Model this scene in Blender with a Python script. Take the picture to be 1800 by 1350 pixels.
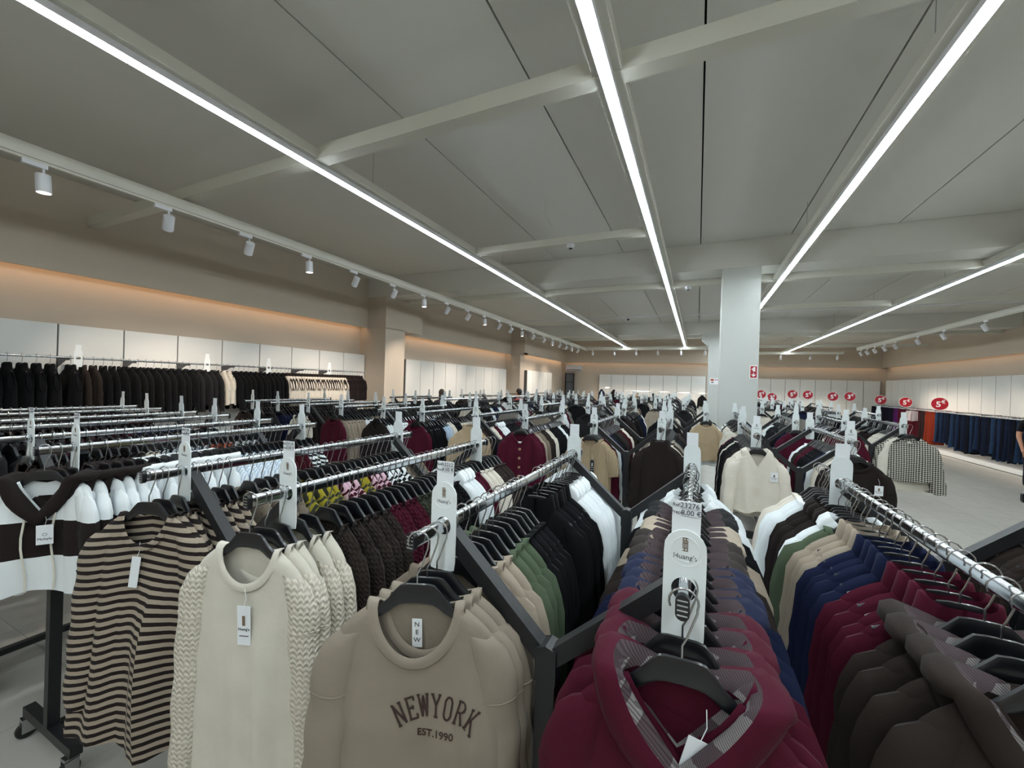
import bpy, math, random
import numpy as np
from mathutils import Matrix, Vector
from mathutils.bvhtree import BVHTree

for o in list(bpy.data.objects):
    bpy.data.objects.remove(o)
SC = bpy.context.scene
COL = SC.collection
PI = math.pi

# ------------------------------------------------------------------ camera, world, exposure
EYE = 1.88
def _cam():
    yaw, pitch, roll, F = .432367, -.00221, -.030549, 706.755
    fwd = Vector((-math.sin(yaw), math.cos(yaw), 0)); right = Vector((math.cos(yaw), math.sin(yaw), 0)); down = Vector((0, 0, -1))
    f2 = math.cos(pitch) * fwd - math.sin(pitch) * down
    d2 = math.cos(pitch) * down + math.sin(pitch) * fwd
    r3 = math.cos(roll) * right + math.sin(roll) * d2
    d3 = math.cos(roll) * d2 - math.sin(roll) * right
    M = Matrix((r3, -d3, -f2)).transposed().to_4x4()
    M.translation = (0, 0, EYE)
    cd = bpy.data.cameras.new('camera'); cd.sensor_width = 36; cd.sensor_fit = 'HORIZONTAL'
    cd.lens = 36 * F / 1800; cd.clip_start = .02; cd.clip_end = 80
    co = bpy.data.objects.new('camera', cd); co.matrix_world = M
    COL.objects.link(co); SC.camera = co
_cam()
W = bpy.data.worlds.new('world'); SC.world = W; W.use_nodes = True
W.node_tree.nodes['Background'].inputs[0].default_value = (.5, .5, .5, 1)
W.node_tree.nodes['Background'].inputs[1].default_value = .05
SC.view_settings.view_transform = 'Standard'; SC.view_settings.look = 'None'
SC.view_settings.gamma = 1; SC.view_settings.use_curve_mapping = False
SC.view_settings.exposure = 1.22
SC.cycles.use_denoising = True
SC.cycles.max_bounces = 5
SC.cycles.diffuse_bounces = 4
SC.cycles.glossy_bounces = 3
SC.cycles.adaptive_threshold = .02
SC.cycles.sample_clamp_indirect = 6

LED_POWER = 26.0       # ceiling line lights
LED_TINT = (.88, .985, 1.03)
COVE_POWER = 4.2       # warm strip in the soffit recess
SPOT_POWER = 70.0      # track spot lamps
SPOT_TINT = (1.0, .84, .70)

# ------------------------------------------------------------------ materials
def lin(c):
    if isinstance(c, str):
        c = [int(c[i:i + 2], 16) / 255 for i in (0, 2, 4)]
    return tuple(x / 12.92 if x <= .04045 else ((x + .055) / 1.055) ** 2.4 for x in c) + (1,)
MATS = {}
def _new(name):
    m = bpy.data.materials.new(name); m.use_nodes = True
    nt = m.node_tree; b = nt.nodes['Principled BSDF']
    return m, nt, b
def N(nt, t, **kw):
    n = nt.nodes.new(t)
    for k, v in kw.items():
        setattr(n, k, v)
    return n
def bump(nt, b, height, strength, dist=.01):
    n = N(nt, 'ShaderNodeBump'); n.inputs['Strength'].default_value = strength; n.inputs['Distance'].default_value = dist
    nt.links.new(height, n.inputs['Height']); nt.links.new(n.outputs[0], b.inputs['Normal'])
def objco(nt):
    return N(nt, 'ShaderNodeTexCoord').outputs['Object']
def noise(nt, co, scale, detail=3, rough=.5):
    n = N(nt, 'ShaderNodeTexNoise'); n.inputs['Scale'].default_value = scale; n.inputs['Detail'].default_value = detail
    n.inputs['Roughness'].default_value = rough
    nt.links.new(co, n.inputs['Vector']); return n.outputs['Fac']
def mixc(nt, fac, a, b):
    n = N(nt, 'ShaderNodeMix', data_type='RGBA')
    if isinstance(fac, float): n.inputs[0].default_value = fac
    else: nt.links.new(fac, n.inputs[0])
    for i, c in ((6, a), (7, b)):
        if isinstance(c, tuple): n.inputs[i].default_value = c
        else: nt.links.new(c, n.inputs[i])
    return n.outputs[2]
def shade(c, k):
    return tuple(min(1, x * k) for x in c[:3]) + (1,)
def math_(nt, op, a, b=None, c=None):
    n = N(nt, 'ShaderNodeMath', operation=op)
    for i, x in enumerate((a, b, c)):
        if x is None: continue
        if isinstance(x, (int, float)): n.inputs[i].default_value = x
        else: nt.links.new(x, n.inputs[i])
    return n.outputs[0]
def sepxyz(nt, co):
    n = N(nt, 'ShaderNodeSeparateXYZ'); nt.links.new(co, n.inputs[0]); return n.outputs
def solid(name, c, rough=.5, metal=0, var=0, vscale=3, bmp=0, bscale=60, spec=.5, coat=0):
    if name in MATS: return MATS[name]
    m, nt, b = _new(name); c = lin(c)
    b.inputs['Roughness'].default_value = rough; b.inputs['Metallic'].default_value = metal
    b.inputs['Specular IOR Level'].default_value = spec; b.inputs['Coat Weight'].default_value = coat
    co = objco(nt)
    if var: nt.links.new(mixc(nt, noise(nt, co, vscale), shade(c, 1 - var), shade(c, 1 + var)), b.inputs['Base Color'])
    else: b.inputs['Base Color'].default_value = c
    if bmp: bump(nt, b, noise(nt, co, bscale, 4), bmp, .004)
    m.diffuse_color = c; MATS[name] = m; return m
def fabric(c, kind='plain', c2=None):
    key = 'fabric_%s_%s_%s' % (kind, c, c2 or '')
    if key in MATS: return MATS[key]
    m, nt, b = _new(key); A = lin(c); B = lin(c2) if c2 else A
    co = objco(nt); s = sepxyz(nt, co)
    b.inputs['Roughness'].default_value = .88; b.inputs['Specular IOR Level'].default_value = .15
    b.inputs['Sheen Weight'].default_value = .02; b.inputs['Sheen Roughness'].default_value = .5
    if kind == 'satin': b.inputs['Roughness'].default_value = .5
    col = mixc(nt, noise(nt, co, 9, 3), shade(A, .9), shade(A, 1.1))
    wr = noise(nt, co, 14, 4)
    wr2 = noise(nt, co, 5.5, 2); h = math_(nt, 'ADD', math_(nt, 'MULTIPLY', wr2, 1.6), math_(nt, 'ADD', math_(nt, 'MULTIPLY', wr, .5), math_(nt, 'MULTIPLY', noise(nt, co, 420, 2), .02))); st = .55
    if kind in ('plain', 'satin', 'block'):
        pass
    if kind == 'stripe':        # horizontal stripes that follow the cloth, 26 mm repeat
        z = math_(nt, 'ADD', s[2], math_(nt, 'MULTIPLY', math_(nt, 'ABSOLUTE', s[0]), .12))
        z = math_(nt, 'ADD', z, math_(nt, 'MULTIPLY', noise(nt, co, 5, 1), .012))
        f = math_(nt, 'GREATER_THAN', math_(nt, 'FRACT', math_(nt, 'MULTIPLY', z, 38.)), .52)
        col = mixc(nt, f, A, B)
    elif kind == 'block':       # wide colour blocks
        f = math_(nt, 'MULTIPLY', math_(nt, 'LESS_THAN', s[2], -.30), math_(nt, 'GREATER_THAN', s[2], -.455))
        col = mixc(nt, f, A, B)
    elif kind == 'zebra':
        w = N(nt, 'ShaderNodeTexWave'); w.inputs['Scale'].default_value = 9; w.inputs['Distortion'].default_value = 9
        w.inputs['Detail'].default_value = 1; w.inputs['Detail Scale'].default_value = 1.5
        nt.links.new(co, w.inputs['Vector'])
        f = math_(nt, 'GREATER_THAN', w.outputs['Fac'], .5)
        col = mixc(nt, f, A, B)
    elif kind == 'gingham':
        fx = math_(nt, 'GREATER_THAN', math_(nt, 'FRACT', math_(nt, 'MULTIPLY', s[0], 48.)), .42)
        fz = math_(nt, 'GREATER_THAN', math_(nt, 'FRACT', math_(nt, 'MULTIPLY', s[2], 48.)), .42)
        f = math_(nt, 'MULTIPLY', math_(nt, 'ADD', fx, fz), .5)
        col = mixc(nt, f, A, B)
    elif kind == 'plaid':
        d = math_(nt, 'ADD', s[0], s[2]); e = math_(nt, 'SUBTRACT', s[0], s[2])
        tw = math_(nt, 'GREATER_THAN', math_(nt, 'FRACT', math_(nt, 'MULTIPLY', d, 190.)), .45)
        band = math_(nt, 'GREATER_THAN', math_(nt, 'FRACT', math_(nt, 'MULTIPLY', e, 14.)), .6)
        band2 = math_(nt, 'GREATER_THAN', math_(nt, 'FRACT', math_(nt, 'MULTIPLY', s[2], 11.)), .62)
        col = mixc(nt, tw, shade(A, .55), shade(A, 1.25)); col = mixc(nt, math_(nt, 'MULTIPLY', math_(nt, 'MAXIMUM', band, band2), .75), col, B)
    elif kind == 'thin':        # fine vertical stripes
        f = math_(nt, 'GREATER_THAN', math_(nt, 'FRACT', math_(nt, 'MULTIPLY', s[0], 55.)), .55)
        col = mixc(nt, f, A, B)
    elif kind == 'cable':
        # braided columns: two crossing diagonal waves with rows of purl between
        xx = math_(nt, 'ADD', s[0], math_(nt, 'MULTIPLY', s[1], .8))
        w1 = math_(nt, 'SINE', math_(nt, 'ADD', math_(nt, 'MULTIPLY', xx, 330.), math_(nt, 'MULTIPLY', math_(nt, 'SINE', math_(nt, 'MULTIPLY', s[2], 190.)), 1.5)))
        w2 = math_(nt, 'SINE', math_(nt, 'SUBTRACT', math_(nt, 'MULTIPLY', s[2], 420.), math_(nt, 'MULTIPLY', math_(nt, 'ABSOLUTE', math_(nt, 'SINE', math_(nt, 'MULTIPLY', xx, 165.))), 3.)))
        h = math_(nt, 'ADD', math_(nt, 'MULTIPLY', w1, .5), math_(nt, 'MULTIPLY', w2, .6)); st = .7
        col = mixc(nt, math_(nt, 'MULTIPLY_ADD', h, .35, .5), shade(A, .88), shade(A, 1.08))
        n = N(nt, 'ShaderNodeBump'); n.inputs['Strength'].default_value = st; n.inputs['Distance'].default_value = .003
        nt.links.new(h, n.inputs['Height']); nt.links.new(n.outputs[0], b.inputs['Normal'])
    elif kind == 'rib':
        h = math_(nt, 'SINE', math_(nt, 'MULTIPLY', s[0], 500.))
        n = N(nt, 'ShaderNodeBump'); n.inputs['Strength'].default_value = .8; n.inputs['Distance'].default_value = .003
        nt.links.new(h, n.inputs['Height']); nt.links.new(n.outputs[0], b.inputs['Normal'])
        col = mixc(nt, math_(nt, 'MULTIPLY_ADD', h, .5, .5), shade(A, .8), shade(A, 1.08))
    elif kind == 'denim':
        col = mixc(nt, noise(nt, co, 6, 4), shade(A, .65), shade(A, 1.35))
    nt.links.new(col, b.inputs['Base Color'])
    if kind not in ('cable', 'rib'): bump(nt, b, h, st, .012)
    m.diffuse_color = A; MATS[key] = m; return m
def glow(name, c, power):
    if name in MATS: return MATS[name]
    m = bpy.data.materials.new(name); m.use_nodes = True; nt = m.node_tree
    nt.nodes.remove(nt.nodes['Principled BSDF']); e = N(nt, 'ShaderNodeEmission')
    e.inputs[0].default_value = tuple(c) + (1,); e.inputs[1].default_value = power
    nt.links.new(e.outputs[0], nt.nodes['Material Output'].inputs[0]); MATS[name] = m; return m

M_wall = solid('wall_paint', 'c4b8a8', .9, var=.03, vscale=1.2, bmp=.08, bscale=220)
M_ceil = solid('ceiling_paint', 'd0cfc8', .9, var=.04, vscale=.7, bmp=.05, bscale=150)
M_tray = solid('tray_paint', 'cfcdc2', .6, var=.02)
M_gap = solid('dark_gap', '1d1b19', .95)
M_col = solid('column_paint', 'c6c9c5', .8, var=.015, bmp=.05, bscale=200)
M_panel = solid('panel_laminate', 'dcdcd8', .45, var=.015, vscale=2)
M_upright = solid('slotted_upright', '55565a', .5, metal=.6)
M_chrome = solid('chrome', 'd4d8dc', .12, metal=1)
M_steel = solid('hook_steel', 'b4b6b8', .25, metal=1)
M_blackmetal = solid('black_powder_coat', '17181b', .42, var=.25, vscale=240, bmp=.3, bscale=400)
M_plastic = solid('black_hanger_plastic', '101216', .3, coat=.15)
M_rubber = solid('caster_rubber', '161616', .6)
M_white = solid('white_tag_plastic', 'dfe5e6', .35)
M_card = solid('white_card', 'e2e6ea', .6)
M_ink = solid('print_ink', '2a2a30', .7)
M_pen = solid('pen_ink', '3a3e52', .7)
M_bronze = solid('emblem_bronze', '6d5a46', .5)
M_lampwhite = solid('lamp_white', 'd9dade', .45)
M_red = solid('sign_red', 'a80f26', .45)
M_signwhite = solid('sign_white', 'f0eeee', .5)
M_thread = solid('embroidery_brown', '33201b', .8)
M_led = glow('led_line', LED_TINT, LED_POWER)
M_cove = glow('cove_led', (1, .64, .38), COVE_POWER)
M_cove2 = glow('cove_led_dim', (1, .64, .38), COVE_POWER * .55)
M_lens = glow('spot_lens', (1, .9, .8), 6.0)
def _floor():
    m, nt, b = _new('floor_tile'); co = objco(nt)
    g = N(nt, 'ShaderNodeNewGeometry').outputs['Position']
    a = noise(nt, g, .8, 5, .6); c = noise(nt, g, 5, 5, .65)
    col = mixc(nt, a, lin('a8a69f'), lin('bab8b1')); col = mixc(nt, math_(nt, 'MULTIPLY', c, .35), col, lin('9a968e'))
    nt.links.new(col, b.inputs['Base Color'])
    nt.links.new(math_(nt, 'MULTIPLY_ADD', c, .25, .3), b.inputs['Roughness'])
    return m
M_floor = _floor()
M_grout = solid('tile_joint', '6c6963', .9)

# ------------------------------------------------------------------ mesh helpers
class MB:
    def __init__(s): s.v = []; s.f = []; s.m = []; s.n = 0
    def add(s, V, Fs, mi=0):
        V = np.asarray(V, float).reshape(-1, 3); s.v.append(V)
        k = s.n; s.f += [tuple(i + k for i in f) for f in Fs]
        s.m += [mi] * len(Fs) if isinstance(mi, int) else list(mi); s.n += len(V); return s
    def box(s, x0, x1, y0, y1, z0, z1, mi=0):
        return s.add([(x0, y0, z0), (x1, y0, z0), (x1, y1, z0), (x0, y1, z0), (x0, y0, z1), (x1, y0, z1), (x1, y1, z1), (x0, y1, z1)],
                     [(0, 3, 2, 1), (4, 5, 6, 7), (0, 1, 5, 4), (1, 2, 6, 5), (2, 3, 7, 6), (3, 0, 4, 7)], mi)
    def beam(s, a, b, w, h, mi=0, up=(0, 0, 1)):
        a, b = Vector(a), Vector(b); d = (b - a).normalized(); r = d.cross(Vector(up)).normalized(); u = r.cross(d)
        P = []
        for p in (a, b):
            for i, j in ((-1, -1), (1, -1), (1, 1), (-1, 1)):
                P.append(p + r * (i * w / 2) + u * (j * h / 2))
        return s.add(P, [(0, 1, 2, 3), (7, 6, 5, 4), (0, 4, 5, 1), (1, 5, 6, 2), (2, 6, 7, 3), (3, 7, 4, 0)], mi)
    def grid(s, P, mi=0, flip=False, closed=False):
        a, b = P.shape[:2]; F = []
        for i in range(a - 1 + (1 if closed else 0)):
            i2 = (i + 1) % a
            for j in range(b - 1):
                q = (i * b + j, i2 * b + j, i2 * b + j + 1, i * b + j + 1)
                F.append(q[::-1] if flip else q)
        return s.add(P.reshape(-1, 3), F, mi)
    def tube(s, path, r, n=8, mi=0, closed=False, caps=True):
        P = np.asarray(path, float); L = len(P); r = np.broadcast_to(np.asarray(r, float), (L,))
        T = np.roll(P, -1, 0) - np.roll(P, 1, 0)
        if not closed: T[0] = P[1] - P[0]; T[-1] = P[-1] - P[-2]
        T /= np.linalg.norm(T, axis=1)[:, None] + 1e-12
        ref = np.array([0, 1., 0]) if abs(T[:, 1]).mean() < .8 else np.array([1., 0, 0])
        V = np.zeros((L, n, 3))
        for i in range(L):
            u = np.cross(T[i], ref); u /= np.linalg.norm(u) + 1e-12; w = np.cross(u, T[i])
            for k in range(n):
                a = 2 * PI * k / n; V[i, k] = P[i] + r[i] * (math.cos(a) * u + math.sin(a) * w)
        F = []
        for i in range(L if closed else L - 1):
            i2 = (i + 1) % L
            for k in range(n):
                F.append((i * n + k, i * n + (k + 1) % n, i2 * n + (k + 1) % n, i2 * n + k))
        if caps and not closed:
            F.append(tuple(range(n))[::-1]); F.append(tuple((L - 1) * n + k for k in range(n)))
        return s.add(V.reshape(-1, 3), F, mi)
    def prism(s, out, y0, y1, mi=0, axis='y'):
        n = len(out)
        if axis == 'y': V = [(x, y0, z) for x, z in out] + [(x, y1, z) for x, z in out]
        elif axis == 'x': V = [(y0, x, z) for x, z in out] + [(y1, x, z) for x, z in out]
        else: V = [(x, z, y0) for x, z in out] + [(x, z, y1) for x, z in out]
        F = [tuple(range(n)), tuple(range(2 * n - 1, n - 1, -1))] + [(i, i + n, (i + 1) % n + n, (i + 1) % n) for i in range(n)]
        return s.add(V, F, mi)
    def lathe(s, prof, n=16, mi=0, c=(0, 0, 0), axis='z'):
        L = len(prof); V = []
        for r, z in prof:
            for k in range(n):
                a = 2 * PI * k / n; x, y = r * math.cos(a), r * math.sin(a)
                V.append((c[0] + x, c[1] + y, c[2] + z) if axis == 'z' else ((c[0] + x, c[1] + z, c[2] + y) if axis == 'y' else (c[0] + z, c[1] + x, c[2] + y)))
        F = [(i * n + k, i * n + (k + 1) % n, (i + 1) * n + (k + 1) % n, (i + 1) * n + k) for i in range(L - 1) for k in range(n)]
        F.append(tuple(range(n))[::-1]); F.append(tuple((L - 1) * n + k for k in range(n)))
        return s.add(V, F, mi)
    def ball(s, c, r, mi=0, nu=14, nv=9):
        c = np.array(c, float); r = np.broadcast_to(np.asarray(r, float), (3,))
        th = np.linspace(.02, PI - .02, nv); ph = np.linspace(0, 2 * PI, nu, endpoint=False)
        P = np.stack([np.outer(np.cos(ph), np.sin(th)), np.outer(np.sin(ph), np.sin(th)), np.outer(np.ones(nu), np.cos(th))], 2) * r + c
        return s.grid(P, mi, closed=True, flip=True)
    def join(s, o, M=None, mi=None):
        for V in o.v: pass
        V = np.concatenate(o.v)
        if M is not None:
            A = np.array(M); V = V @ A[:3, :3].T + A[:3, 3]
        return s.add(V, o.f, [mi] * len(o.f) if mi is not None else list(o.m))
    def mesh(s, name, mats, smooth=True, ang=40):
        me = bpy.data.meshes.new(name)
        V = np.concatenate(s.v)
        me.from_pydata(V.tolist(), [], s.f)
        for m in mats: me.materials.append(m)
        me.polygons.foreach_set('material_index', s.m)
        if smooth:
            me.shade_smooth(); me.set_sharp_from_angle(angle=math.radians(ang))
        me.update(); return me
def put(name, me, parent=None, loc=(0, 0, 0), rot=(0, 0, 0), label=None, cat=None, group=None, kind=None, mats=None):
    o = bpy.data.objects.new(name, me); COL.objects.link(o)
    if parent is not None: o.parent = parent
    o.location = loc; o.rotation_euler = rot
    if label: o['label'] = label
    if cat: o['category'] = cat
    if group: o['group'] = group
    if kind: o['kind'] = kind
    if mats and me is not None:
        for i, m in enumerate(mats):
            if i < len(o.material_slots) and m is not None:
                o.material_slots[i].link = 'OBJECT'; o.material_slots[i].material = m
    return o
def struct(name, me, label=None, **k):
    return put(name, me, kind='structure', label=label, **k)
def ss(t):
    t = np.clip(t, 0, 1); return t * t * (3 - 2 * t)
_txt = {}
FONT = None
def text_mesh(s, size, mat, ext=.0006, bold=0.0, align='CENTER'):
    key = (s, size, mat.name, ext, bold, align)
    if key in _txt: return _txt[key]
    cu = bpy.data.curves.new('lettering', 'FONT'); cu.body = s; cu.size = size; cu.extrude = ext; cu.offset = bold
    cu.align_x = align; cu.align_y = 'CENTER'; cu.resolution_u = 3
    o = bpy.data.objects.new('lettering', cu); COL.objects.link(o)
    dg = bpy.context.evaluated_depsgraph_get()
    me = bpy.data.meshes.new_from_object(o.evaluated_get(dg)); me.name = 'lettering'
    me.materials.clear(); me.materials.append(mat)
    me.transform(Matrix.Rotation(PI / 2, 4, 'X'))      # upright, reads from -Y
    bpy.data.objects.remove(o); bpy.data.curves.remove(cu)
    _txt[key] = me; return me
ORD = ['first', 'second', 'third', 'fourth', 'fifth', 'sixth', 'seventh', 'eighth', 'ninth', 'tenth', 'eleventh', 'twelfth', 'thirteenth', 'fourteenth', 'fifteenth',
       'sixteenth', 'seventeenth', 'eighteenth', 'nineteenth', 'twentieth']
def ordw(i):
    if i < 20: return ORD[i]
    if i >= 99: return 'hundred-and-' + ordw(i - 100) if i > 99 else 'hundredth'
    t = {2: 'twenty', 3: 'thirty', 4: 'forty', 5: 'fifty', 6: 'sixty', 7: 'seventy', 8: 'eighty', 9: 'ninety'}[(i + 1) // 10]
    r = (i + 1) % 10
    return (t[:-1] + 'ieth') if r == 0 else t + '-' + ORD[r - 1]

# ------------------------------------------------------------------ room shell
ZC, ZS, ZP = 4.18, 3.05, 2.43          # ceiling, soffit, wall panel tops
XL, XR = -7.22, 7.90                   # recessed wall faces
YB1, YB2 = 20.64, 24.04
Y0 = -4.0
# floor with single tiles
fl = struct('floor', MB().box(-8, 9, Y0, 25, -.12, -.006).mesh('floor', [M_grout], False), 'pale grey tiled shop floor')
tile_me = MB().box(-.2985, .2985, -.2985, .2985, -.012, 0).mesh('tile', [M_floor], False)
rest = MB(); spots = []
for ix in range(-14, 16):
    for iy in range(-7, 42):
        x, y = ix * .6 + .1, iy * .6 + .25
        if x < -7.4 or x > 8.1: continue
        c = y * .908 - x * .419; l = x * .908 + y * .419
        vis = c > .3 and abs(l) < 1.45 * c
        score = c
        if vis and (x > 2.2 and y < 16 or (x < -1.2 and y < 3.2) or y < 2.4): score -= 10
        elif vis: score += 5
        else: score += 50
        spots.append((score, x, y))
spots.sort()
for k, (sc, x, y) in enumerate(spots):
    if k < 290: put('tile', tile_me, fl, (x, y, 0))
    else: rest.box(x - .2985, x + .2985, y - .2985, y + .2985, -.012, 0)
put('tile_field', rest.mesh('tile_field', [M_floor], False), fl, kind='stuff')

# ceiling slabs (each its own piece) over a dark void
ce = struct('ceiling', MB().box(-8.2, 9, Y0, 25, ZC + .16, ZC + .3).mesh('ceiling', [M_gap], False), 'grey precast slab ceiling with dark joints')
bays = [(Y0, 7.025), (7.55, 15.08), (15.6, 24.0)]
for b0, b1 in bays:
    me = MB().box(-.593, .593, 0, b1 - b0, 0, .14).mesh('slab', [M_ceil], False)
    for k in range(-7, 8):
        x = -.62 + 1.2 * k
        if x < -2.5 or x > 8.6: continue
        put('slab', me, ce, (x, b0, ZC))
    put('slab', MB().box(-8.2, -2.427, b0, b1, ZC, ZC + .14).mesh('slab', [M_ceil], False), ce)
# cross beams carried by the columns
for i, y in enumerate((7.04, 15.1)):
    struct('beam_%d' % (i + 1), MB().box(-7.2, 7.9, y, y + .5, 3.756, ZC + .1).mesh('beam', [M_ceil], False), 'deep painted concrete cross beam over %s column' % ('nearer' if i == 0 else 'farther'))
# second-row ceiling ribs further back
# columns
struct('column_1', MB().box(.31, .825, 7.05, 7.55, 0, 3.756).mesh('column', [M_col], False), 'square pale column with red fire sign')
mb = MB().box(.31, .825, 15.12, 15.62, 0, 3.756)
mb.prism([(.31, 3.35), (.31, 3.756), (.09, 3.756), (.09, 3.56)], 15.13, 15.6)
struct('column_2', mb.mesh('column', [M_col], False), 'square pale column behind the nearer column')

up_me = {}
def panels(wall, x, along, z1, start, n, w, flip, axis='y', z0=.12):
    """white wall panels side by side with a slotted upright in each joint"""
    th = .022
    if axis == 'y':
        me = MB().box(0, th if flip else -th, .008, w - .008, z0, z1).mesh('panel', [M_panel], False)
        um = MB().box(-.12 if flip else .12, .012 if flip else -.012, -.0075, .0075, z0, z1).mesh('upright', [M_upright], False)
        for k in range(n):
            put('panel', me, wall, (x, start + k * w, 0))
        for k in range(n + 1):
            put('upright', um, wall, (x - (.012 if flip else -.012), start + k * w, 0))
    else:
        me = MB().box(.008, w - .008, 0, th, z0, z1).mesh('panel', [M_panel], False)
        um = MB().box(-.0075, .0075, 0, .13, z0, z1).mesh('upright', [M_upright], False)
        for k in range(n): put('panel', me, wall, (start + k * w, x, 0))
        for k in range(n + 1): put('upright', um, wall, (start + k * w, x + .006, 0))
# left wall: recess below, soffit above with a lip that hides the warm strip
mb = MB().box(XL - .2, XL, Y0, 15.0, 0, ZC + .1)
mb.box(XL, -6.98, Y0, 7.05, ZS + .07, ZC + .1); mb.box(-7.0, -6.98, Y0, 7.05, ZS, ZS + .07)
mb.box(XL, -6.98, 8.35, 14.95, ZS + .07, ZC + .1); mb.box(-7.0, -6.98, 8.35, 14.95, ZS, ZS + .07)
wl = struct('wall_left', mb.mesh('wall_left', [M_wall], False), 'beige left wall with white panels and glowing soffit')
panels(wl, -7.055, 'y', ZP, .873 - 6 * .617, 16, .617, True)
panels(wl, -7.055, 'y', ZP, 8.5, 10, .617, True)
# pilaster with the bulkhead above it
mb = MB().box(XL, -6.442, 7.055, 7.713, 0, ZS); mb.box(XL, -6.442, 7.05, 8.35, ZS - .01, ZC + .1)
struct('pilaster_1', mb.mesh('pilaster', [M_wall], False), 'beige wall pilaster with bulkhead box beside hanging coats')
mb = MB().box(XL, -6.56, 14.95, YB1, 0, ZS + .07); mb.box(XL, -6.38, 14.94, YB1, ZS + .07, ZC + .1); mb.box(-6.40, -6.38, 14.94, YB1, ZS, ZS + .08)
mb.box(-6.56, -6.38, 14.94, 15.3, ZS, ZS + .08)
w2 = struct('pilaster_2', mb.mesh('pilaster', [M_wall], False), 'far left wall section stepping into the room')
panels(w2, -6.438, 'y', ZP, 15.4, 5, .617, True)
# back walls
mb = MB().box(-7.2, .7, YB1, YB1 + .2, 0, ZC + .1); mb.box(-7.2, .7, 20.4, YB1, ZS + .07, ZC + .1); mb.box(-6.38, .7, 20.4, 20.42, ZS, ZS + .07)
mb.box(.6, .7, YB1 + .2, YB2, 0, ZC + .1)
wb = struct('wall_back', mb.mesh('wall_back', [M_wall], False), 'beige back wall with white panels left of the column')
panels(wb, 20.476, 'x', ZP + .03, -4.57, 8, .614, False, 'x')
mb = MB().box(.7, 8.2, YB2, YB2 + .2, 0, ZC + .1); mb.box(.7, 8.0, 23.8, YB2, ZS + .1, ZC + .1); mb.box(.7, 7.66, 23.8, 23.82, ZS + .03, ZS + .1)
wb2 = struct('wall_back_right', mb.mesh('wall_back_right', [M_wall], False), 'beige back wall with white panels right of the column')
panels(wb2, 23.876, 'x', ZP + .06, 7.63 - 11 * .612, 11, .612, False, 'x')
# right wall
mb = MB().box(XR, XR + .2, Y0, YB2 + .1, 0, ZC + .1); mb.box(7.66, XR, Y0, YB2, ZS + .1, ZC + .1); mb.box(7.66, 7.68, Y0, YB2, ZS + .03, ZS + .1)
wr = struct('wall_right', mb.mesh('wall_right', [M_wall], False), 'beige right wall with white panels above the trousers')
panels(wr, 7.735, 'y', ZP + .075, 23.55 - 30 * .614, 30, .614, False)
struct('wall_front', MB().box(-8, 9, Y0 - .2, Y0, 0, ZC + .1).mesh('wall_front', [M_wall], False), 'plain beige wall behind the viewer')
# warm LED strips in the soffit recess
def cove(name, label, x0, x1, y0, y1, z, m=M_cove):
    put(name, MB().box(x0, x1, y0, y1, z, z + .012).mesh(name, [m], False), label=label, cat='light strip', group='warm soffit strips')
cove('soffit_light_strip', 'warm light strip hidden in soffit above the hanging coats', -7.03, -7.012, Y0 + .1, 7.0, ZS + .04)
cove('soffit_light_strip', 'warm light strip in soffit between the two left pilasters', -7.03, -7.012, 8.4, 14.9, ZS + .04)
cove('soffit_light_strip', 'warm light strip in soffit of far left wall section', -6.43, -6.412, 15.35, 20.3, ZS + .05)
cove('soffit_light_strip', 'warm light strip in soffit of back wall left of column', -6.3, .6, 20.43, 20.445, ZS + .04, M_cove2)
cove('soffit_light_strip', 'warm light strip in soffit of back wall right of column', .75, 7.6, 23.83, 23.845, ZS + .06, M_cove2)
cove('soffit_light_strip', 'warm light strip in soffit above the trouser wall', 7.69, 7.705, 0, 23.7, ZS + .06, M_cove2)

# ------------------------------------------------------------------ suspended trays, line lights, tracks
ZL = 3.63
def line_light(x, y0, y1, joints, label):
    r = put('line_light', None, loc=(x, y0, ZL), label=label, cat='ceiling light', group='suspended line lights')
    L = y1 - y0
    put('housing', MB().box(-.085, .085, 0, L, .045, .122).mesh('housing', [M_tray], False), r)
    put('channel', MB().box(-.034, .034, 0, L, .004, .046).mesh('channel', [M_lampwhite], False), r)
    cuts = [0] + [j - y0 for j in joints] + [L]
    for a, b in zip(cuts[:-1], cuts[1:]):
        put('diffuser', MB().box(-.026, .026, a + .003, b - .003, -.004, .005).mesh('diffuser', [M_led], False), r)
    k = .9
    while k < L:
        if not any(a - .1 < y0 + k < a + .6 for a in (7.04, 15.1)): put('suspension_wire', MB().tube([(0, k, .12), (0, k, ZC - ZL)], .0025, 5).mesh('suspension_wire', [M_steel]), r); k += 2.9
line_light(-2.96, Y0 + .3, 18.65, [1.14, 4.1, 7.1, 10.1, 13.1, 16.1], 'leftmost line light running to the back')
line_light(-.523, Y0 + .3, 18.68, [2.36, 3.61, 6.6, 9.6, 12.6, 15.6], 'line light just left of the column')
line_light(1.145, Y0 + .3, 21.6, [3.65, 6.6, 9.6, 12.6, 15.6, 18.6], 'line light passing right beside the column')
line_light(3.57, Y0 + .3, 22.3, [4.6, 7.6, 10.6, 13.6, 16.6, 19.6], 'rightmost line light above the aisle')
def tray(name, label, x0, x1, y, w=.1, h=.11, z=ZL + .04):
    put(name, MB().box(x0, x1, y - w / 2, y + w / 2, z, z + h).mesh(name, [M_tray], False), label=label, cat='cable tray', group='white cross trays')
tray('cable_tray', 'nearest cross tray spanning the whole ceiling', -6.97, 7.6, 2.36, .11)
tray('cable_tray', 'short cross tray carrying a smoke detector', -2.87, -.61, 4.95, .09, .09)
tray('cable_tray', 'cross tray directly behind the nearer beam', -6.3, 7.6, 7.72, .12)
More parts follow.
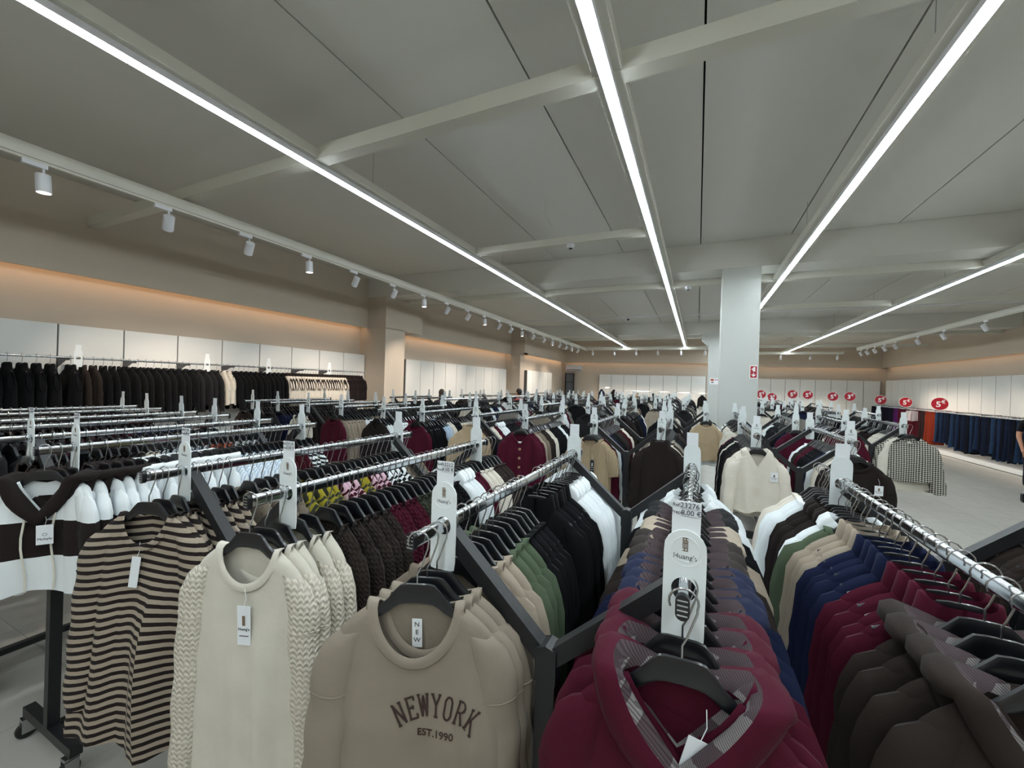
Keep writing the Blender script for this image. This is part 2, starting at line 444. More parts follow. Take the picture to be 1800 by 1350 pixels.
tray('cable_tray', 'cross tray halfway down the right side', .9, 7.6, 10.5, .1)
tray('cable_tray', 'cross tray directly behind the farther beam', -6.3, 7.6, 15.8, .12)
tray('cable_tray', 'last cross tray close to the back wall', -6.3, 7.6, 19.6, .1)
put('conduit_pipe', MB().tube([(-6.3, 12.6, 4.0), (7.5, 12.6, 4.0)], .018, 8).mesh('conduit_pipe', [M_lampwhite]), label='thin white conduit pipe crossing below ceiling slabs', cat='pipe')
def detector(x, y, z, label):
    r = put('smoke_detector', MB().lathe([(.05, 0), (.052, -.02), (.045, -.038), (.028, -.05)], 18).mesh('smoke_detector', [M_lampwhite]), loc=(x, y, z), label=label, cat='smoke detector')
    put('sensor_ring', MB().lathe([(.026, -.05), (.024, -.056)], 14).mesh('sensor_ring', [M_gap]), r)
detector(-1.52, 4.95, ZL + .04, 'white smoke detector under the short cross tray')
detector(-.2, 7.72, ZL + .04, 'white smoke detector left of the column top')
r = put('dome_camera', MB().lathe([(.06, 0), (.06, -.03), (.05, -.04)], 16).mesh('dome_camera', [M_lampwhite]), loc=(-1.98, 12.6, 3.985), label='small dome camera with dark lens under conduit pipe', cat='camera')
put('lens', MB().ball((0, 0, -.045), (.04, .04, .045)).mesh('lens', [M_plastic]), r)
# hanging wire loop near the short tray
put('loose_cable', MB().tube([(-1.75, 4.6, ZC), (-1.76, 4.6, 4.0), (-1.70, 4.62, 3.85), (-1.62, 4.8, 3.76)], .005, 5).mesh('loose_cable', [M_tray]), label='thin loose cable hanging beside the smoke detector', cat='cable')

def track(x0, y0, x1, y1, label):
    put('lamp_track', MB().beam((x0, y0, ZL - .03), (x1, y1, ZL - .03), .075, .10).beam((x0, y0, ZL - .09), (x1, y1, ZL - .09), .035, .02).mesh('lamp_track', [M_tray], False), label=label, cat='track', group='spot lamp tracks')
track(-4.86, Y0 + .2, -4.86, 18.9, 'white lamp track along the left wall')
track(5.55, 0, 5.55, 19.6, 'white lamp track along the right wall')
track(-4.86, 18.6, .6, 18.6, 'white lamp track before the left back wall')
track(.6, 21.4, 5.6, 21.4, 'white lamp track before the right back wall')
_sp = {}
def spot(x, y, d, label, lit=1.0, tilt=.5, showlens=True):
    """track spot; d = horizontal heading of the beam"""
    if not _sp:
        _sp['adapter'] = MB().box(-.018, .018, -.07, .07, -.035, 0).mesh('adapter', [M_lampwhite], False)
        _sp['stem'] = MB().tube([(0, .05, -.03), (0, .05, -.075)], .009, 8).mesh('stem', [M_lampwhite])
        _sp['can'] = MB().lathe([(.012, .075), (.045, .07), (.047, -.075), (.041, -.075), (.041, -.068)], 18).mesh('can', [M_lampwhite])
        _sp['lens'] = MB().lathe([(.0405, -.070), (.0402, -.072)], 18).mesh('lens', [M_lens])
    z = ZL - .10
    r = put('track_spot', None, loc=(x, y, z), label=label, cat='spotlight', group='spotlights on the tracks')
    put('adapter', _sp['adapter'], r); put('stem', _sp['stem'], r)
    dv = Vector((d[0] * math.sin(tilt), d[1] * math.sin(tilt), -math.cos(tilt)))
    q = dv.to_track_quat('-Z', 'Y').to_euler()
    c = put('can', _sp['can'], r, (0, .05, -.15), q); put('lens', _sp['lens'], c)
    if lit:
        ld = bpy.data.lights.new('spot_lamp', 'SPOT'); ld.energy = SPOT_POWER * lit; ld.color = SPOT_TINT; ld.spot_size = math.radians(62); ld.spot_blend = .8; ld.shadow_soft_size = .04
        lo = bpy.data.objects.new('spot_lamp', ld); COL.objects.link(lo); lo.parent = r
        lo.location = Vector((0, .05, -.15)) + dv * .085; lo.rotation_euler = q
for i, y in enumerate((1.3, 2.15, 2.95, 3.76, 4.58, 5.45, 6.3, 7.1, 7.95, 8.75, 9.55, 10.3, 11.1, 12.0, 13.0, 13.9, 14.8, 15.6, 16.4, 17.3)):
    hd = (-1, .35) if i % 3 else (.1, .2)
    spot(-4.86, y, hd, '%s spotlight from the left on the left wall track' % ordw(i), .85 if i % 3 else .4, .75 if i % 3 else .25)
for i, y in enumerate((12.0, 13.6, 14.9, 16.3, 17.1, 17.9, 18.6, 19.2)):
    spot(5.55, y, (1, .3), '%s spotlight from the near end on the right wall track' % ordw(i), 1.0, .6)
for i, x in enumerate((-4.5, -3.5, -2.53, -1.62, -.68, .25)):
    spot(x, 18.6, (0, 1), '%s spotlight from the left before the left back wall' % ordw(i), 1.1, .45)
for i, x in enumerate((1.4, 2.4, 3.35, 4.45, 5.4)):
    spot(x, 21.4, (.2, 1), '%s spotlight from the left before the right back wall' % ordw(i), 1.2, .5)

# ------------------------------------------------------------------ garment shapes
HB = -.088      # top of hanger body below rail axis
def gspec(**k):
    d = dict(sh=.178, nk=.088, zn=-.126, zs=-.196, df=.115, db=.018, wc=.20, wh=.215, L=.70, d0=.018, d1=.026, amp=.010, sleeve=.50, sr=1.0, neck='crew', hood=False, v=False, flare=0.0, crease=())
    d.update(k); return d
def front_top(sp, x, df):
    a = np.abs(x); nk = sp['nk']; q = np.clip(1 - (a / nk) ** 2, 0, 1)
    neck = sp['zn'] - (df * np.clip(1 - a / nk, 0, 1) ** .85 if sp['v'] else df * q ** .55)
    t = np.clip((a - nk) / (sp['sh'] - nk), 0, 1)
    return np.where(a < nk, neck, sp['zn'] + (sp['zs'] - sp['zn']) * t ** 1.15 - .022 * t ** 7)
def sheet(sp, sg, nu, nv, rng):
    u = np.sin(np.linspace(-1, 1, nu + 1) * PI / 2) * .35 + np.linspace(-1, 1, nu + 1) * .65
    t = np.concatenate([[0, .012, .035], .035 + .965 * np.linspace(0, 1, nv)[1:] ** 1.05])
    U, T = np.meshgrid(u, t, indexing='ij')
    zt = front_top(sp, U * sp['sh'], sp['df'] if sg < 0 else sp['db'])
    ph = rng.uniform(0, 6.28, 4); k = rng.uniform(.8, 1.2, 3)
    Wd = sp['sh'] + (sp['wc'] - sp['sh']) * ss(T * 3) + (sp['wh'] - sp['wc']) * T
    X = U * Wd
    hem = -sp['L'] + .012 * np.sin(U * 5 + ph[3]) - .01 * np.cos(U * 1.5)
    Z = zt + (hem - zt) * T
    dd = (sp['d0'] + (sp['d1'] - sp['d0']) * ss(T * 2.2)) * np.sqrt(np.clip(1 - np.abs(U) ** 4, 0, 1))
    on = np.clip((np.abs(U) * sp['sh'] - sp['nk'] + .004) / .012, 0, 1)
    dd = dd * (1 - on * (1 - np.sqrt(np.clip(T / .035, 0, 1))))
    fold = np.sin(U * 7 * k[0] + ph[0] + T * .8) + .7 * np.sin(U * 12 * k[1] + ph[1] - T) + .4 * np.sin(U * 3 + ph[2] + T * 4)
    if sg < 0:
        for u0, am in sp['crease']: dd = dd + am * ss((U - u0 - .05 * T) / .05) * (1 - ss((U - u0 - .25) / .45)) * ss((T - .12) * 2.5)
    Y = sg * dd + sp['amp'] * fold * ss(T * 1.3 + .05) * (1 - U ** 4)
    return np.stack([X, Y, Z], 2)
def sleeve_grid(sp, sd, ns, nk, rng):
    s = np.linspace(0, 1, ns + 1); L = sp['sleeve']; sh, zs = sp['sh'], sp['zs']; r = sp['sr']
    sx = np.interp(s, [0, .07, .2, 1], [sh - .055, sh - .024, sh - .002, sh + .030 + sp['flare']])
    sz = np.interp(s, [0, .07, .2, 1], [zs + .008, zs - .014, zs - .085, zs - L])
    ax = np.interp(s, [0, .07, .2, .6, .93, 1], [.024, .040, .047, .048, .042, .037]) * r
    by = np.interp(s, [0, .07, .2, .6, .93, 1], [.010, .018, .025, .026, .024, .022])
    sway = rng.uniform(-.02, .01)
    a = np.linspace(0, 2 * PI, nk, endpoint=False); ph = rng.uniform(0, 6.28, 3)
    S, A = np.meshgrid(s, a, indexing='ij')
    wr = 1 + .10 * ss(S * 3) * np.sin(S * 26 + ph[0] + 2 * np.cos(A + ph[1])) * .7
    X = sx[:, None] + ax[:, None] * np.cos(A) * wr
    Y = sway * S - .006 + by[:, None] * np.sin(A) * wr
    Z = sz[:, None] + 0 * A + .004 * np.sin(2 * A + S * 9)
    P = np.stack([sd * X, Y, Z], 2)
    return P
def loop_sweep(pts, out, rh, rt, n):
    """sweep an ellipse (rh along 'out', rt along y) around a closed loop"""
    L = len(pts); V = np.zeros((L, n, 3)); rh = np.broadcast_to(rh, (L,)); rt = np.broadcast_to(rt, (L,))
    for i in range(L):
        for k in range(n):
            a = 2 * PI * k / n
            V[i, k] = pts[i] + out[i] * (rh[i] * math.cos(a)) + np.array([0, 1, 0]) * (rt[i] * math.sin(a))
    return V
def neck_loop(sp, n, grow=0., lift=0.):
    ph = np.linspace(0, 2 * PI, n, endpoint=False); c, s_ = np.cos(ph), np.sin(ph)
    x = (sp['nk'] + grow) * c
    f = s_ > 0
    zf = front_top(sp, np.clip(x, -sp['nk'] * .999, sp['nk'] * .999), sp['df']); zb = front_top(sp, np.clip(x, -sp['nk'] * .999, sp['nk'] * .999), sp['db'])
    z = np.where(f, zf, zb) + lift
    y = np.where(f, -1, 1) * (sp['d0'] + .004) * np.sqrt(np.abs(s_))
    P = np.stack([x, y, z], 1)
    cen = np.array([0, 0, sp['zn'] - .2 * sp['df']])
    O = P - cen; O[:, 1] = 0; O /= np.linalg.norm(O, axis=1)[:, None] + 1e-9
    return P, O, ph
def garment_parts(sp, lod, seed):
    rng = np.random.default_rng(seed)
    nu, nv, ns, nk, nl = {0: (30, 26, 22, 14, 48), 1: (16, 10, 11, 9, 34), 2: (10, 6, 6, 7, 14), 3: (6, 3, 3, 5, 0)}[lod]
    P = {}
    b = MB(); b.grid(sheet(sp, -1, nu, nv, rng), 0, flip=True); b.grid(sheet(sp, 1, nu, nv, rng), 0); P['body'] = b
    if sp['sleeve'] > 0:
        for sd in (-1, 1):
            g = sleeve_grid(sp, sd, ns, nk, rng)
            m = MB(); F = np.concatenate([g, g[:, :1]], 1); m.grid(F, 0, flip=sd < 0)
            if lod == 0: m.tube(g[6] * np.array([1.004, 1, 1]) + np.array([0, -.0006, 0]), .0016, 5, closed=True)
            P['sleeve_l' if sd < 0 else 'sleeve_r'] = m
    elif lod < 3:
        for sd in (-1, 1):
            m = MB(); a = np.linspace(0, 2 * PI, 14, endpoint=False)
            m.add([(sd * (sp['sh'] + .004 + .05 * (1 - math.sin(t)) * .5), .024 * math.cos(t), -.285 + .105 * math.sin(t)) for t in a] + [(sd * (sp['sh'] - .03), 0, -.285)], [((k + 1) % 14, k, 14) if sd < 0 else (k, (k + 1) % 14, 14) for k in range(14)])
            m.tube([(sd * (sp['sh'] + .004 + .05 * (1 - math.sin(t)) * .5), .024 * math.cos(t), -.285 + .105 * math.sin(t)) for t in a], .005, 5, closed=True)
            P['sleeve_opening_l' if sd < 0 else 'sleeve_opening_r'] = m
    if nl:
        m = MB(); kind = sp['neck']
        if kind == 'crew':
            q, o, _ = neck_loop(sp, nl); q = q + o * .008; m.grid(np.concatenate([loop_sweep(q, o, .0125, .0045, 8)] * 1), 0, closed=True)
        elif kind == 'mock':
            q, o, _ = neck_loop(sp, nl)
            V = np.stack([q + np.array([0, 0, dz]) + o * dr for dz, dr in ((-.02, .012), (.02, .002), (.05, -.004), (.052, -.012), (.0, -.012))], 1); m.grid(V, 0, closed=True)
        elif kind == 'shirt':
            q, o, ph = neck_loop(sp, nl)
            V = np.stack([q + np.array([0, 0, dz]) + o * dr for dz, dr in ((.0, .0), (.03, -.006), (.036, .0), (.012, .026), (-.016, .036), (-.018, .032))], 1); m.grid(V, 0, closed=True)
        elif kind == 'hood':
            q, o, ph = neck_loop(sp, nl, .006, -.006)
            fr = np.clip(np.sin(ph), 0, 1); bk = np.clip(-np.sin(ph), 0, 1); sdw = 1 - np.abs(np.sin(ph))
            fy = np.where(np.sin(ph) > 0, -1., 1.) * np.minimum(1, np.abs(np.sin(ph)) * 2.5)
            k_ = 1 + .10 * np.sin(ph * 3 + seed) + .25 * bk
            yv = np.array([0, 1., 0]); zv = np.array([0, 0, 1.])
            def sec(a, b, c): return q + o * ((a + .012 * sdw) * k_)[:, None] + yv * (fy * b * k_)[:, None] + zv * (c * (1 - .7 * fr))[:, None]
            V = np.stack([sec(.046, .004, -.020), sec(.058, .016, -.008), sec(.052, .028, .012), sec(.034, .034, .024), sec(.016, .028, .022)], 1); m.grid(V, 0, closed=True)
            V = np.stack([sec(.016, .028, .022), sec(.004, .018, .012), sec(-.004, .008, -.006), sec(-.002, .003, -.03)], 1); m.grid(V, 1, closed=True)
            pch = MB().ball((0, .052, -.225), (.118, .034, .105), 0, 14, 8); m.join(pch)
        if m.n: P['hood' if kind == 'hood' else 'collar'] = m
    return P
SPECS = {
 'sweatshirt': gspec(crease=((.52, .022), (-.70, .010)), amp=.006),
 'cable': gspec(nk=.085, df=.10, wc=.185, wh=.20, sr=.95, sleeve=.64, L=.82, crease=((-.25, .012), (.2, .014))),
 'striped': gspec(nk=.08, df=.10, wh=.27, sr=1.15, amp=.018, sleeve=.58, L=.88, crease=((-.3, .02), (.15, .022))),
 'hoodie': gspec(neck='hood', nk=.078, df=.105, d1=.034, L=.68, sr=1.12, v=True),
 'blockhoodie': gspec(neck='hood', nk=.070, df=.125, v=True, d1=.030, L=.60, sr=1.2, sleeve=.48, flare=.03),
 'sweater': gspec(nk=.078, df=.055, sh=.172, wc=.19, wh=.19, L=.62),
 'cardigan': gspec(nk=.075, df=.10, v=True, sh=.174, wc=.195, wh=.195, L=.60),
 'mock': gspec(neck='mock', nk=.07, df=.03, sh=.174, L=.66),
 'shirt': gspec(neck='shirt', nk=.07, df=.07, v=True, sh=.180, amp=.013, L=.72),
 'blouse': gspec(neck='crew', nk=.085, df=.06, sh=.18, wc=.2, wh=.27, amp=.02, d1=.04, L=.60, sr=1.45, sleeve=.52, flare=.03),
 'polo': gspec(neck='shirt', nk=.072, df=.13, v=True, sh=.172, wc=.185, wh=.175, L=.56, sr=.9, sleeve=.50),
 'tee': gspec(nk=.08, df=.09, v=True, sh=.178, wc=.175, wh=.175, L=.62, sleeve=.24, sr=1.05),
 'vest': gspec(neck='mock', nk=.075, df=.05, sh=.165, wc=.21, wh=.22, d1=.05, d0=.03, L=.60, sleeve=0),
 'jacket': gspec(neck='mock', nk=.075, df=.05, sh=.19, wc=.21, wh=.215, d1=.045, d0=.02, L=.60, sleeve=.5, sr=1.15),
 'top': gspec(nk=.1, df=.10, sh=.14, wc=.165, wh=.19, L=.60, sleeve=0),
}
GM = {}
def gmesh(kind, lod, var):
    key = (kind, lod, var)
    if key not in GM:
        P = garment_parts(SPECS[kind], lod, 17 * var + sum(map(ord, kind)) % 1000)
        blank = [fabric('808080')]
        if lod <= 1:
            GM[key] = {n: m.mesh(n, blank * 2 if n == 'hood' else blank, True, 75) for n, m in P.items()}
        elif lod == 2:
            a = MB()
            for n, m in P.items(): a.join(m)
            GM[key] = {'body': a.mesh(kind, blank * 2, True, 55)}
        else:
            a = MB()
            for n, m in P.items(): a.join(m)
            GM[key] = a
    return GM[key]
NAMES = {'sweatshirt': 'sweatshirt', 'cable': 'sweatshirt', 'striped': 'striped_top', 'hoodie': 'hoodie', 'blockhoodie': 'hoodie', 'sweater': 'sweater', 'cardigan': 'cardigan', 'mock': 'high_neck_sweater',
         'shirt': 'shirt', 'blouse': 'blouse', 'polo': 'polo_sweater', 'tee': 'ribbed_top', 'vest': 'padded_vest', 'jacket': 'jacket', 'top': 'sleeveless_top'}
# colours
C = dict(taupe='877d70', taupe2='756b5f', beige='9b8f80', sage='505d4a', black='0e0f12', navy='151c36', burgundy='430d20', brown='2b2421', dbrown='221b1a', cream='d2cbbf', white='dfe4e6',
         olive='33362b', grey='77736e', lblue='aebfd2', tan='a8957a', stone='c9c4b8', charcoal='1f1f22', wine='380a16', coral='c4644e', yellow='cfc55a', mustard='8d8326', pink='c7a5b2')
CNAME = dict(taupe='taupe', taupe2='dark taupe', beige='beige', sage='sage green', black='black', navy='navy blue', burgundy='burgundy', brown='dark brown', dbrown='blackish brown', cream='cream', white='white',
             olive='olive green', grey='grey', lblue='light blue', tan='tan', stone='stone', charcoal='charcoal', wine='wine red', coral='coral', yellow='yellow', mustard='mustard', pink='pink')
def gmat(col, pat='plain'):
    """colour code like 'navy' or 'mustard/olive' with a pattern"""
    a, _, b = col.partition('/')
    return fabric(C[a], pat, C[b] if b else None)
def gdesc(kind, col, pat):
    a, _, b = col.partition('/'); n = CNAME[a] + (' and ' + CNAME[b] if b else '')
    k = NAMES[kind].replace('_', ' ')
    p = {'plain': '', 'stripe': '', 'cable': ' cable-knit', 'zebra': ' zebra-print', 'gingham': ' gingham', 'thin': ' pin-striped', 'rib': '', 'block': ' colour-block', 'denim': '', 'satin': ''}[pat]
    return n + p + ' ' + k

# ------------------------------------------------------------------ hangers
def hanger_meshes(lod):
    n = {0: 25, 1: 17, 3: 7}[lod]
    xs = np.linspace(-1, 1, n); hw = .146
    m = MB(); ring = 8 if lod < 3 else 4; V = np.zeros((n, ring, 3))
    for i, u in enumerate(xs):
        a = abs(u) * hw
        zt = np.interp(a, [0, .030, .040, .062, .09, .14, .182], [HB, HB, HB - .004, HB - .032, HB - .056, HB - .086, HB - .118])
        th = np.interp(a, [0, .035, .07, .12, .182], [.040, .042, .026, .015, .010])
        ty = np.interp(a, [0, .04, .08, .14, .182], [.0055, .006, .007, .006, .004])
        cz = zt - th / 2
        for k in range(ring):
            if ring == 8:
                dy, dz = [(-1, -.55), (-.6, -1), (.6, -1), (1, -.55), (1, .55), (.6, 1), (-.6, 1), (-1, .55)][k]
            else: dy, dz = [(-1, -1), (1, -1), (1, 1), (-1, 1)][k]
            V[i, k] = (u * hw, dy * ty, cz + dz * th / 2)
    F = [(i * ring + k, i * ring + (k + 1) % ring, (i + 1) * ring + (k + 1) % ring, (i + 1) * ring + k) for i in range(n - 1) for k in range(ring)]
    F += [tuple(range(ring)), tuple((n - 1) * ring + k for k in range(ring))[::-1]]
    F = [f[::-1] for f in F]
    m.add(V.reshape(-1, 3), F, 0)
    h = MB(); R = .0225; cz = .004
    path = [(0, 0, HB - .004), (0, 0, HB + .022), (.006, 0, HB + .034), (R * .93, 0, cz - R * .62)]
    for a in np.linspace(-20, 205, {0: 13, 1: 10, 3: 6}[lod]):
        path.append((R * math.cos(math.radians(a)), 0, cz + R * math.sin(math.radians(a))))
    if lod == 3: path = [path[0]] + path[2:]
    h.tube(path, .0019 if lod < 3 else .0024, {0: 8, 1: 6, 3: 3}[lod], 0, caps=lod < 3)
    return m, h
mass = MB(); hmass = MB(); hkmass = MB(); HANGM = hanger_meshes(1)
hm, hh = hanger_meshes(0); HANG0 = (hm.mesh('hanger', [M_plastic], True, 35), hh.mesh('hook', [M_steel]))
hm, hh = hanger_meshes(1); HANG1 = (hm.mesh('hanger', [M_plastic], True, 35), hh.mesh('hook', [M_steel]))
HANG3 = hanger_meshes(3)

RAIL_Z = 1.525
rnd = random.Random(5)
def hang(kind, col, pat, x, y, rail, i, lod, z=RAIL_Z, yaw=0, flip=False, cat=None, collar=None, sleeve=None, lining=None, label=None, hanger=True, vs=None):
    """one garment on its own hanger at rail point (x,y,z)"""
    var = rnd.randrange(3) if vs is None else vs
    G = gmesh(kind, lod, var); m = gmat(col, pat)
    rz = yaw + rnd.uniform(-.05, .05) * (0 if yaw else 1); rx = rnd.uniform(-.03, .03)
    lab = label
    if not lab:
        for form in ('%s, %s from the front on the %s', '%s, %s from front on the %s', '%s, %s on the %s', '%s, %s on %s'):
            lab = form % (gdesc(kind, col, pat), ordw(i), rail)
            if len(lab.replace('-', ' ').split()) <= 16: break
    body = put(NAMES[kind], G['body'], None, (x, y, z), (rx, 0, rz), label=lab, cat=cat or NAMES[kind].replace('_', ' '), group='garments on the ' + rail, mats=[m, lining or m])
    for n, me in G.items():
        if n == 'body': continue
        mm = (sleeve or m) if n.startswith('sleeve') else (collar or m)
        put('armhole' if 'opening' in n else 'sleeve' if n.startswith('sleeve') else n, me, body, mats=[mm, lining or mm])
    if hanger == 'mass':
        MM = Matrix.Translation((x, y, z)) @ Matrix.Rotation(rz, 4, 'Z'); hmass.join(HANGM[0], MM); hkmass.join(HANGM[1], MM)
    elif hanger:
        H = HANG0 if lod == 0 else HANG1
        h = put('hanger', H[0], None, (x, y, z), (rx * .5, 0, rz), label='black plastic hanger holding the %s garment on the %s' % (ordw(i), rail), cat='hanger', group='hangers on the ' + rail)
        put('hook', H[1], h)
    return body

# ------------------------------------------------------------------ racks
LEN = 1.38
def capsule(hw, hh, n=8):
    a = np.linspace(0, PI, n)
    return [(hw * math.cos(t), hh - hw + hw * math.sin(t)) for t in a] + [(hw * math.cos(t + PI), -(hh - hw) + hw * math.sin(t + PI)) for t in a]
RM = {}
def rack_meshes(half):
    k = round(half, 3)
    if k in RM: return RM[k]
    za = 1.285; d = {}
    d['rail'] = MB().prism(capsule(.0085, .0175), 0, LEN).mesh('rail', [M_chrome], True, 30)
    ec = MB().prism(capsule(.011, .021), -.012, 0); d['end_cap'] = ec.mesh('end_cap', [M_plastic], True, 30)
    gr = MB()
    for q in range(4): gr.box(-.008, .008, -.0135, -.0115, -.013 + q * .008, -.0105 + q * .008)
    d['cap_grille'] = gr.mesh('cap_grille', [M_chrome], False)
    d['arm'] = MB().beam((0, 0, za - .02), (half, 0, RAIL_Z - .018), .036, .036, up=(0, 1, 0)).mesh('arm', [M_blackmetal], False)
    d['post'] = MB().box(-.022, .022, -.022, .022, .10, za).prism([(-.024, za - .06), (.024, za - .06), (.024, za + .012), (0, za + .02), (-.024, za + .012)], -.024, .024).mesh('post', [M_blackmetal], False)
    d['foot'] = MB().box(-.27, .27, -.022, .022, .10, .145).mesh('foot', [M_blackmetal], False)
    d['base_bar'] = MB().box(-.02, .02, 0, 1.07, .105, .14).mesh('base_bar', [M_blackmetal], False)
    w = MB().lathe([(.012, -.014), (.036, -.014), (.04, -.008), (.04, .008), (.036, .014), (.012, .014)], 18, axis='x', c=(0, 0, .04))
    d['caster'] = w.mesh('caster', [M_rubber])
    d['fork'] = MB().box(-.02, -.015, -.02, .03, .03, .09).box(.015, .02, -.02, .03, .03, .09).box(-.02, .02, -.02, .03, .085, .10).mesh('fork', [M_steel], False)
    RM[k] = d; return d
FAR_RACK = {}
def rack(xl, xr, y0, label, parts=True, feet=True):
    half = (xr - xl) / 2; D = rack_meshes(half); xc = (xl + xr) / 2
    if parts:
        r = put('garment_rack', None, None, (xc, y0, 0), label=label, cat='clothes rack', group='rolling V-arm garment racks')
        for sx in (-1, 1):
            put('rail', D['rail'], r, (sx * half, 0, RAIL_Z))
            for yy, rot in ((0, 0), (LEN, PI)):
                e = put('end_cap', D['end_cap'], r, (sx * half, yy, RAIL_Z), (0, 0, rot)); put('cap_grille', D['cap_grille'], e)
        for fy in (.14, 1.24):
            for sx in (0, PI): put('arm', D['arm'], r, (0, fy, 0), (0, 0, sx))
            put('post', D['post'], r, (0, fy, 0)); f = put('foot', D['foot'], r, (0, fy, 0))
            if feet:
                for sx in (-.24, .24):
                    c = put('caster', D['caster'], r, (sx, fy - .015, 0), (0, 0, .25 * sx)); put('fork', D['fork'], c)
        put('base_bar', D['base_bar'], r, (0, .155, 0))
        return r
    k = round(half, 3)
    if k not in FAR_RACK:
        a = MB()
        za = 1.285
        for sx in (-1, 1):
            P = MB().prism(capsule(.0085, .0175, 4), 0, LEN); a.join(P, Matrix.Translation((sx * half, 0, RAIL_Z)), 1)
            for fy in (.14, 1.24): a.beam((0, fy, za - .02), (sx * half, fy, RAIL_Z - .018), .036, .036, 0, up=(0, 1, 0))
        for fy in (.14, 1.24): a.box(-.022, .022, fy - .022, fy + .022, .10, za, 0); a.box(-.27, .27, fy - .022, fy + .022, .06, .145, 0)
        a.box(-.02, .02, .15, 1.22, .105, .14, 0)
        FAR_RACK[k] = a.mesh('garment_rack', [M_blackmetal, M_chrome], False)
    return put('garment_rack', FAR_RACK[k], None, (xc, y0, 0), label=label, cat='clothes rack', group='rolling V-arm garment racks')

# price tag holders
def tag_outline(card=False):
    w = .035; R = w; zt = .108
    o = [(-w, -.10)] + [(-w + .008 - .008 * math.cos(a), -.10 - .008 * math.sin(a)) for a in np.linspace(0, PI / 2, 4)] + [(w - .008 + .008 * math.sin(a), -.10 - .008 * math.cos(a)) for a in np.linspace(0, PI / 2, 4)]
    o += [(R * math.cos(a), zt - R + R * math.sin(a)) for a in np.linspace(0, PI, 13)]
    return o
def plate_with_hole(y0, y1, hole=.021, n=28):
    """round-headed plate with the rail hole at its origin"""
    out = tag_outline(); P = np.array(out); m = MB()
    per = np.concatenate([P, P[:1]]); seg = np.linalg.norm(np.diff(per, axis=0), axis=1); cum = np.concatenate([[0], np.cumsum(seg)])
    # sample outline by angle as seen from the hole
    A = np.linspace(0, 2 * PI, n, endpoint=False); o = []
    for a in A:
        d = np.array([math.cos(a), math.sin(a)]); best = 0
        for i in range(len(P)):
            p, q = P[i], P[(i + 1) % len(P)]; e = q - p; den = d[0] * e[1] - d[1] * e[0]
            if abs(den) < 1e-12: continue
            t = (p[0] * e[1] - p[1] * e[0]) / den; s = (p[0] * d[1] - p[1] * d[0]) / den
            if t > 0 and -1e-6 <= s <= 1 + 1e-6: best = max(best, t)
        o.append(d * best)
    o = np.array(o); h = np.stack([hole * np.cos(A), hole * 1.05 * np.sin(A)], 1)
    V = []
    for y in (y0, y1):
        V += [(x, y, z) for x, z in h]; V += [(x, y, z) for x, z in o]
    F = []
    for k in range(n):
        k2 = (k + 1) % n
        F += [(k, k2, n + k2, n + k), (2 * n + k, 3 * n + k, 3 * n + k2, 2 * n + k2), (n + k, n + k2, 3 * n + k2, 3 * n + k), (k, 2 * n + k, 2 * n + k2, k2)]
    return m.add(V, F)
TG = {}
TG['plate'] = plate_with_hole(-.0016, .0016, n=64).mesh('price_tag_holder', [M_white], True, 30)
TG['ring'] = MB().tube([(.0225 * math.cos(a), -.0016, .073 + .0225 * math.sin(a)) for a in np.linspace(0, 2 * PI, 30, endpoint=False)], .0009, 5, closed=True).tube([(.030 * math.cos(a), -.0016, .073 + .030 * math.sin(a)) for a in np.linspace(PI * 1.17, PI * 1.83, 12)], .0006, 4).mesh('embossed_ring', [M_white])
TG['card'] = MB().box(-.0235, .0235, -.0006, .0006, .07, .158).mesh('card', [M_card], False)
em = MB()
for k in range(4): em.box(-.0045 + k * .0025, -.003 + k * .0025, -.0022, -.0016, .070 if k % 2 else .075, .094 if k % 2 == 0 else .089)
for z0 in (.070, .0745, .084, .0885, .0925): em.box(-.0045, .0045, -.0022, -.0016, z0, z0 + .0014)
TG['emblem'] = em.mesh('emblem', [M_bronze], False)
TG['name'] = text_mesh("Huang's", .0125, M_ink, .0002)
low = MB(); low.join(plate_with_hole(-.0016, .0016, n=20)); low.box(-.0235, .0235, -.001, .001, .09, .158); low.join(MB().tube([(.0225 * math.cos(a), -.0016, .073 + .0225 * math.sin(a)) for a in np.linspace(0, 2 * PI, 12, endpoint=False)], .0012, 3, closed=True))
TG['far'] = low.mesh('price_tag_holder', [M_white], False)
def tag_holder(x, y, lod, near, label, ref=None, price=None, rz=0, group=None):
    if lod == 2:
        return put('price_tag_holder', TG['far'], None, (x, y, RAIL_Z), (rnd.uniform(-.06, .06), rnd.uniform(-.04, .04), rz + (0 if near else PI)), label=label, cat='price tag', group='white price tag holders')
    t = put('price_tag_holder', TG['plate'], None, (x, y, RAIL_Z - .002), (rnd.uniform(-.03, .05), rnd.uniform(-.03, .03), rz + (0 if near else 0)), label=label, cat='price tag', group='white price tag holders')
    put('embossed_ring', TG['ring'], t); put('card', TG['card'], t, (0, .0022, 0))
    if near:
        put('emblem', TG['emblem'], t); put('lettering', TG['name'], t, (0, -.0018, .0595))
        if ref:
            put('printed_text', text_mesh('Ref:', .0085, M_ink, .0002), t, (-.0165, .0010, .150)); put('handwriting', text_mesh(ref, .0125, M_pen, .0002), t, (.005, .0010, .1505))
            put('printed_text', text_mesh('Preço:', .0075, M_ink, .0002), t, (-.0150, .0010, .137)); put('handwriting', text_mesh(price, .0125, M_pen, .0002), t, (.0075, .0010, .1375))
            put('rule_line', MB().box(-.009, .021, .0008, .0012, .1445, .1449).mesh('rule_line', [M_pen], False), t)
            put('rule_line', MB().box(-.009, .021, .0008, .0012, .1310, .1314).mesh('rule_line', [M_pen], False), t)
    return t

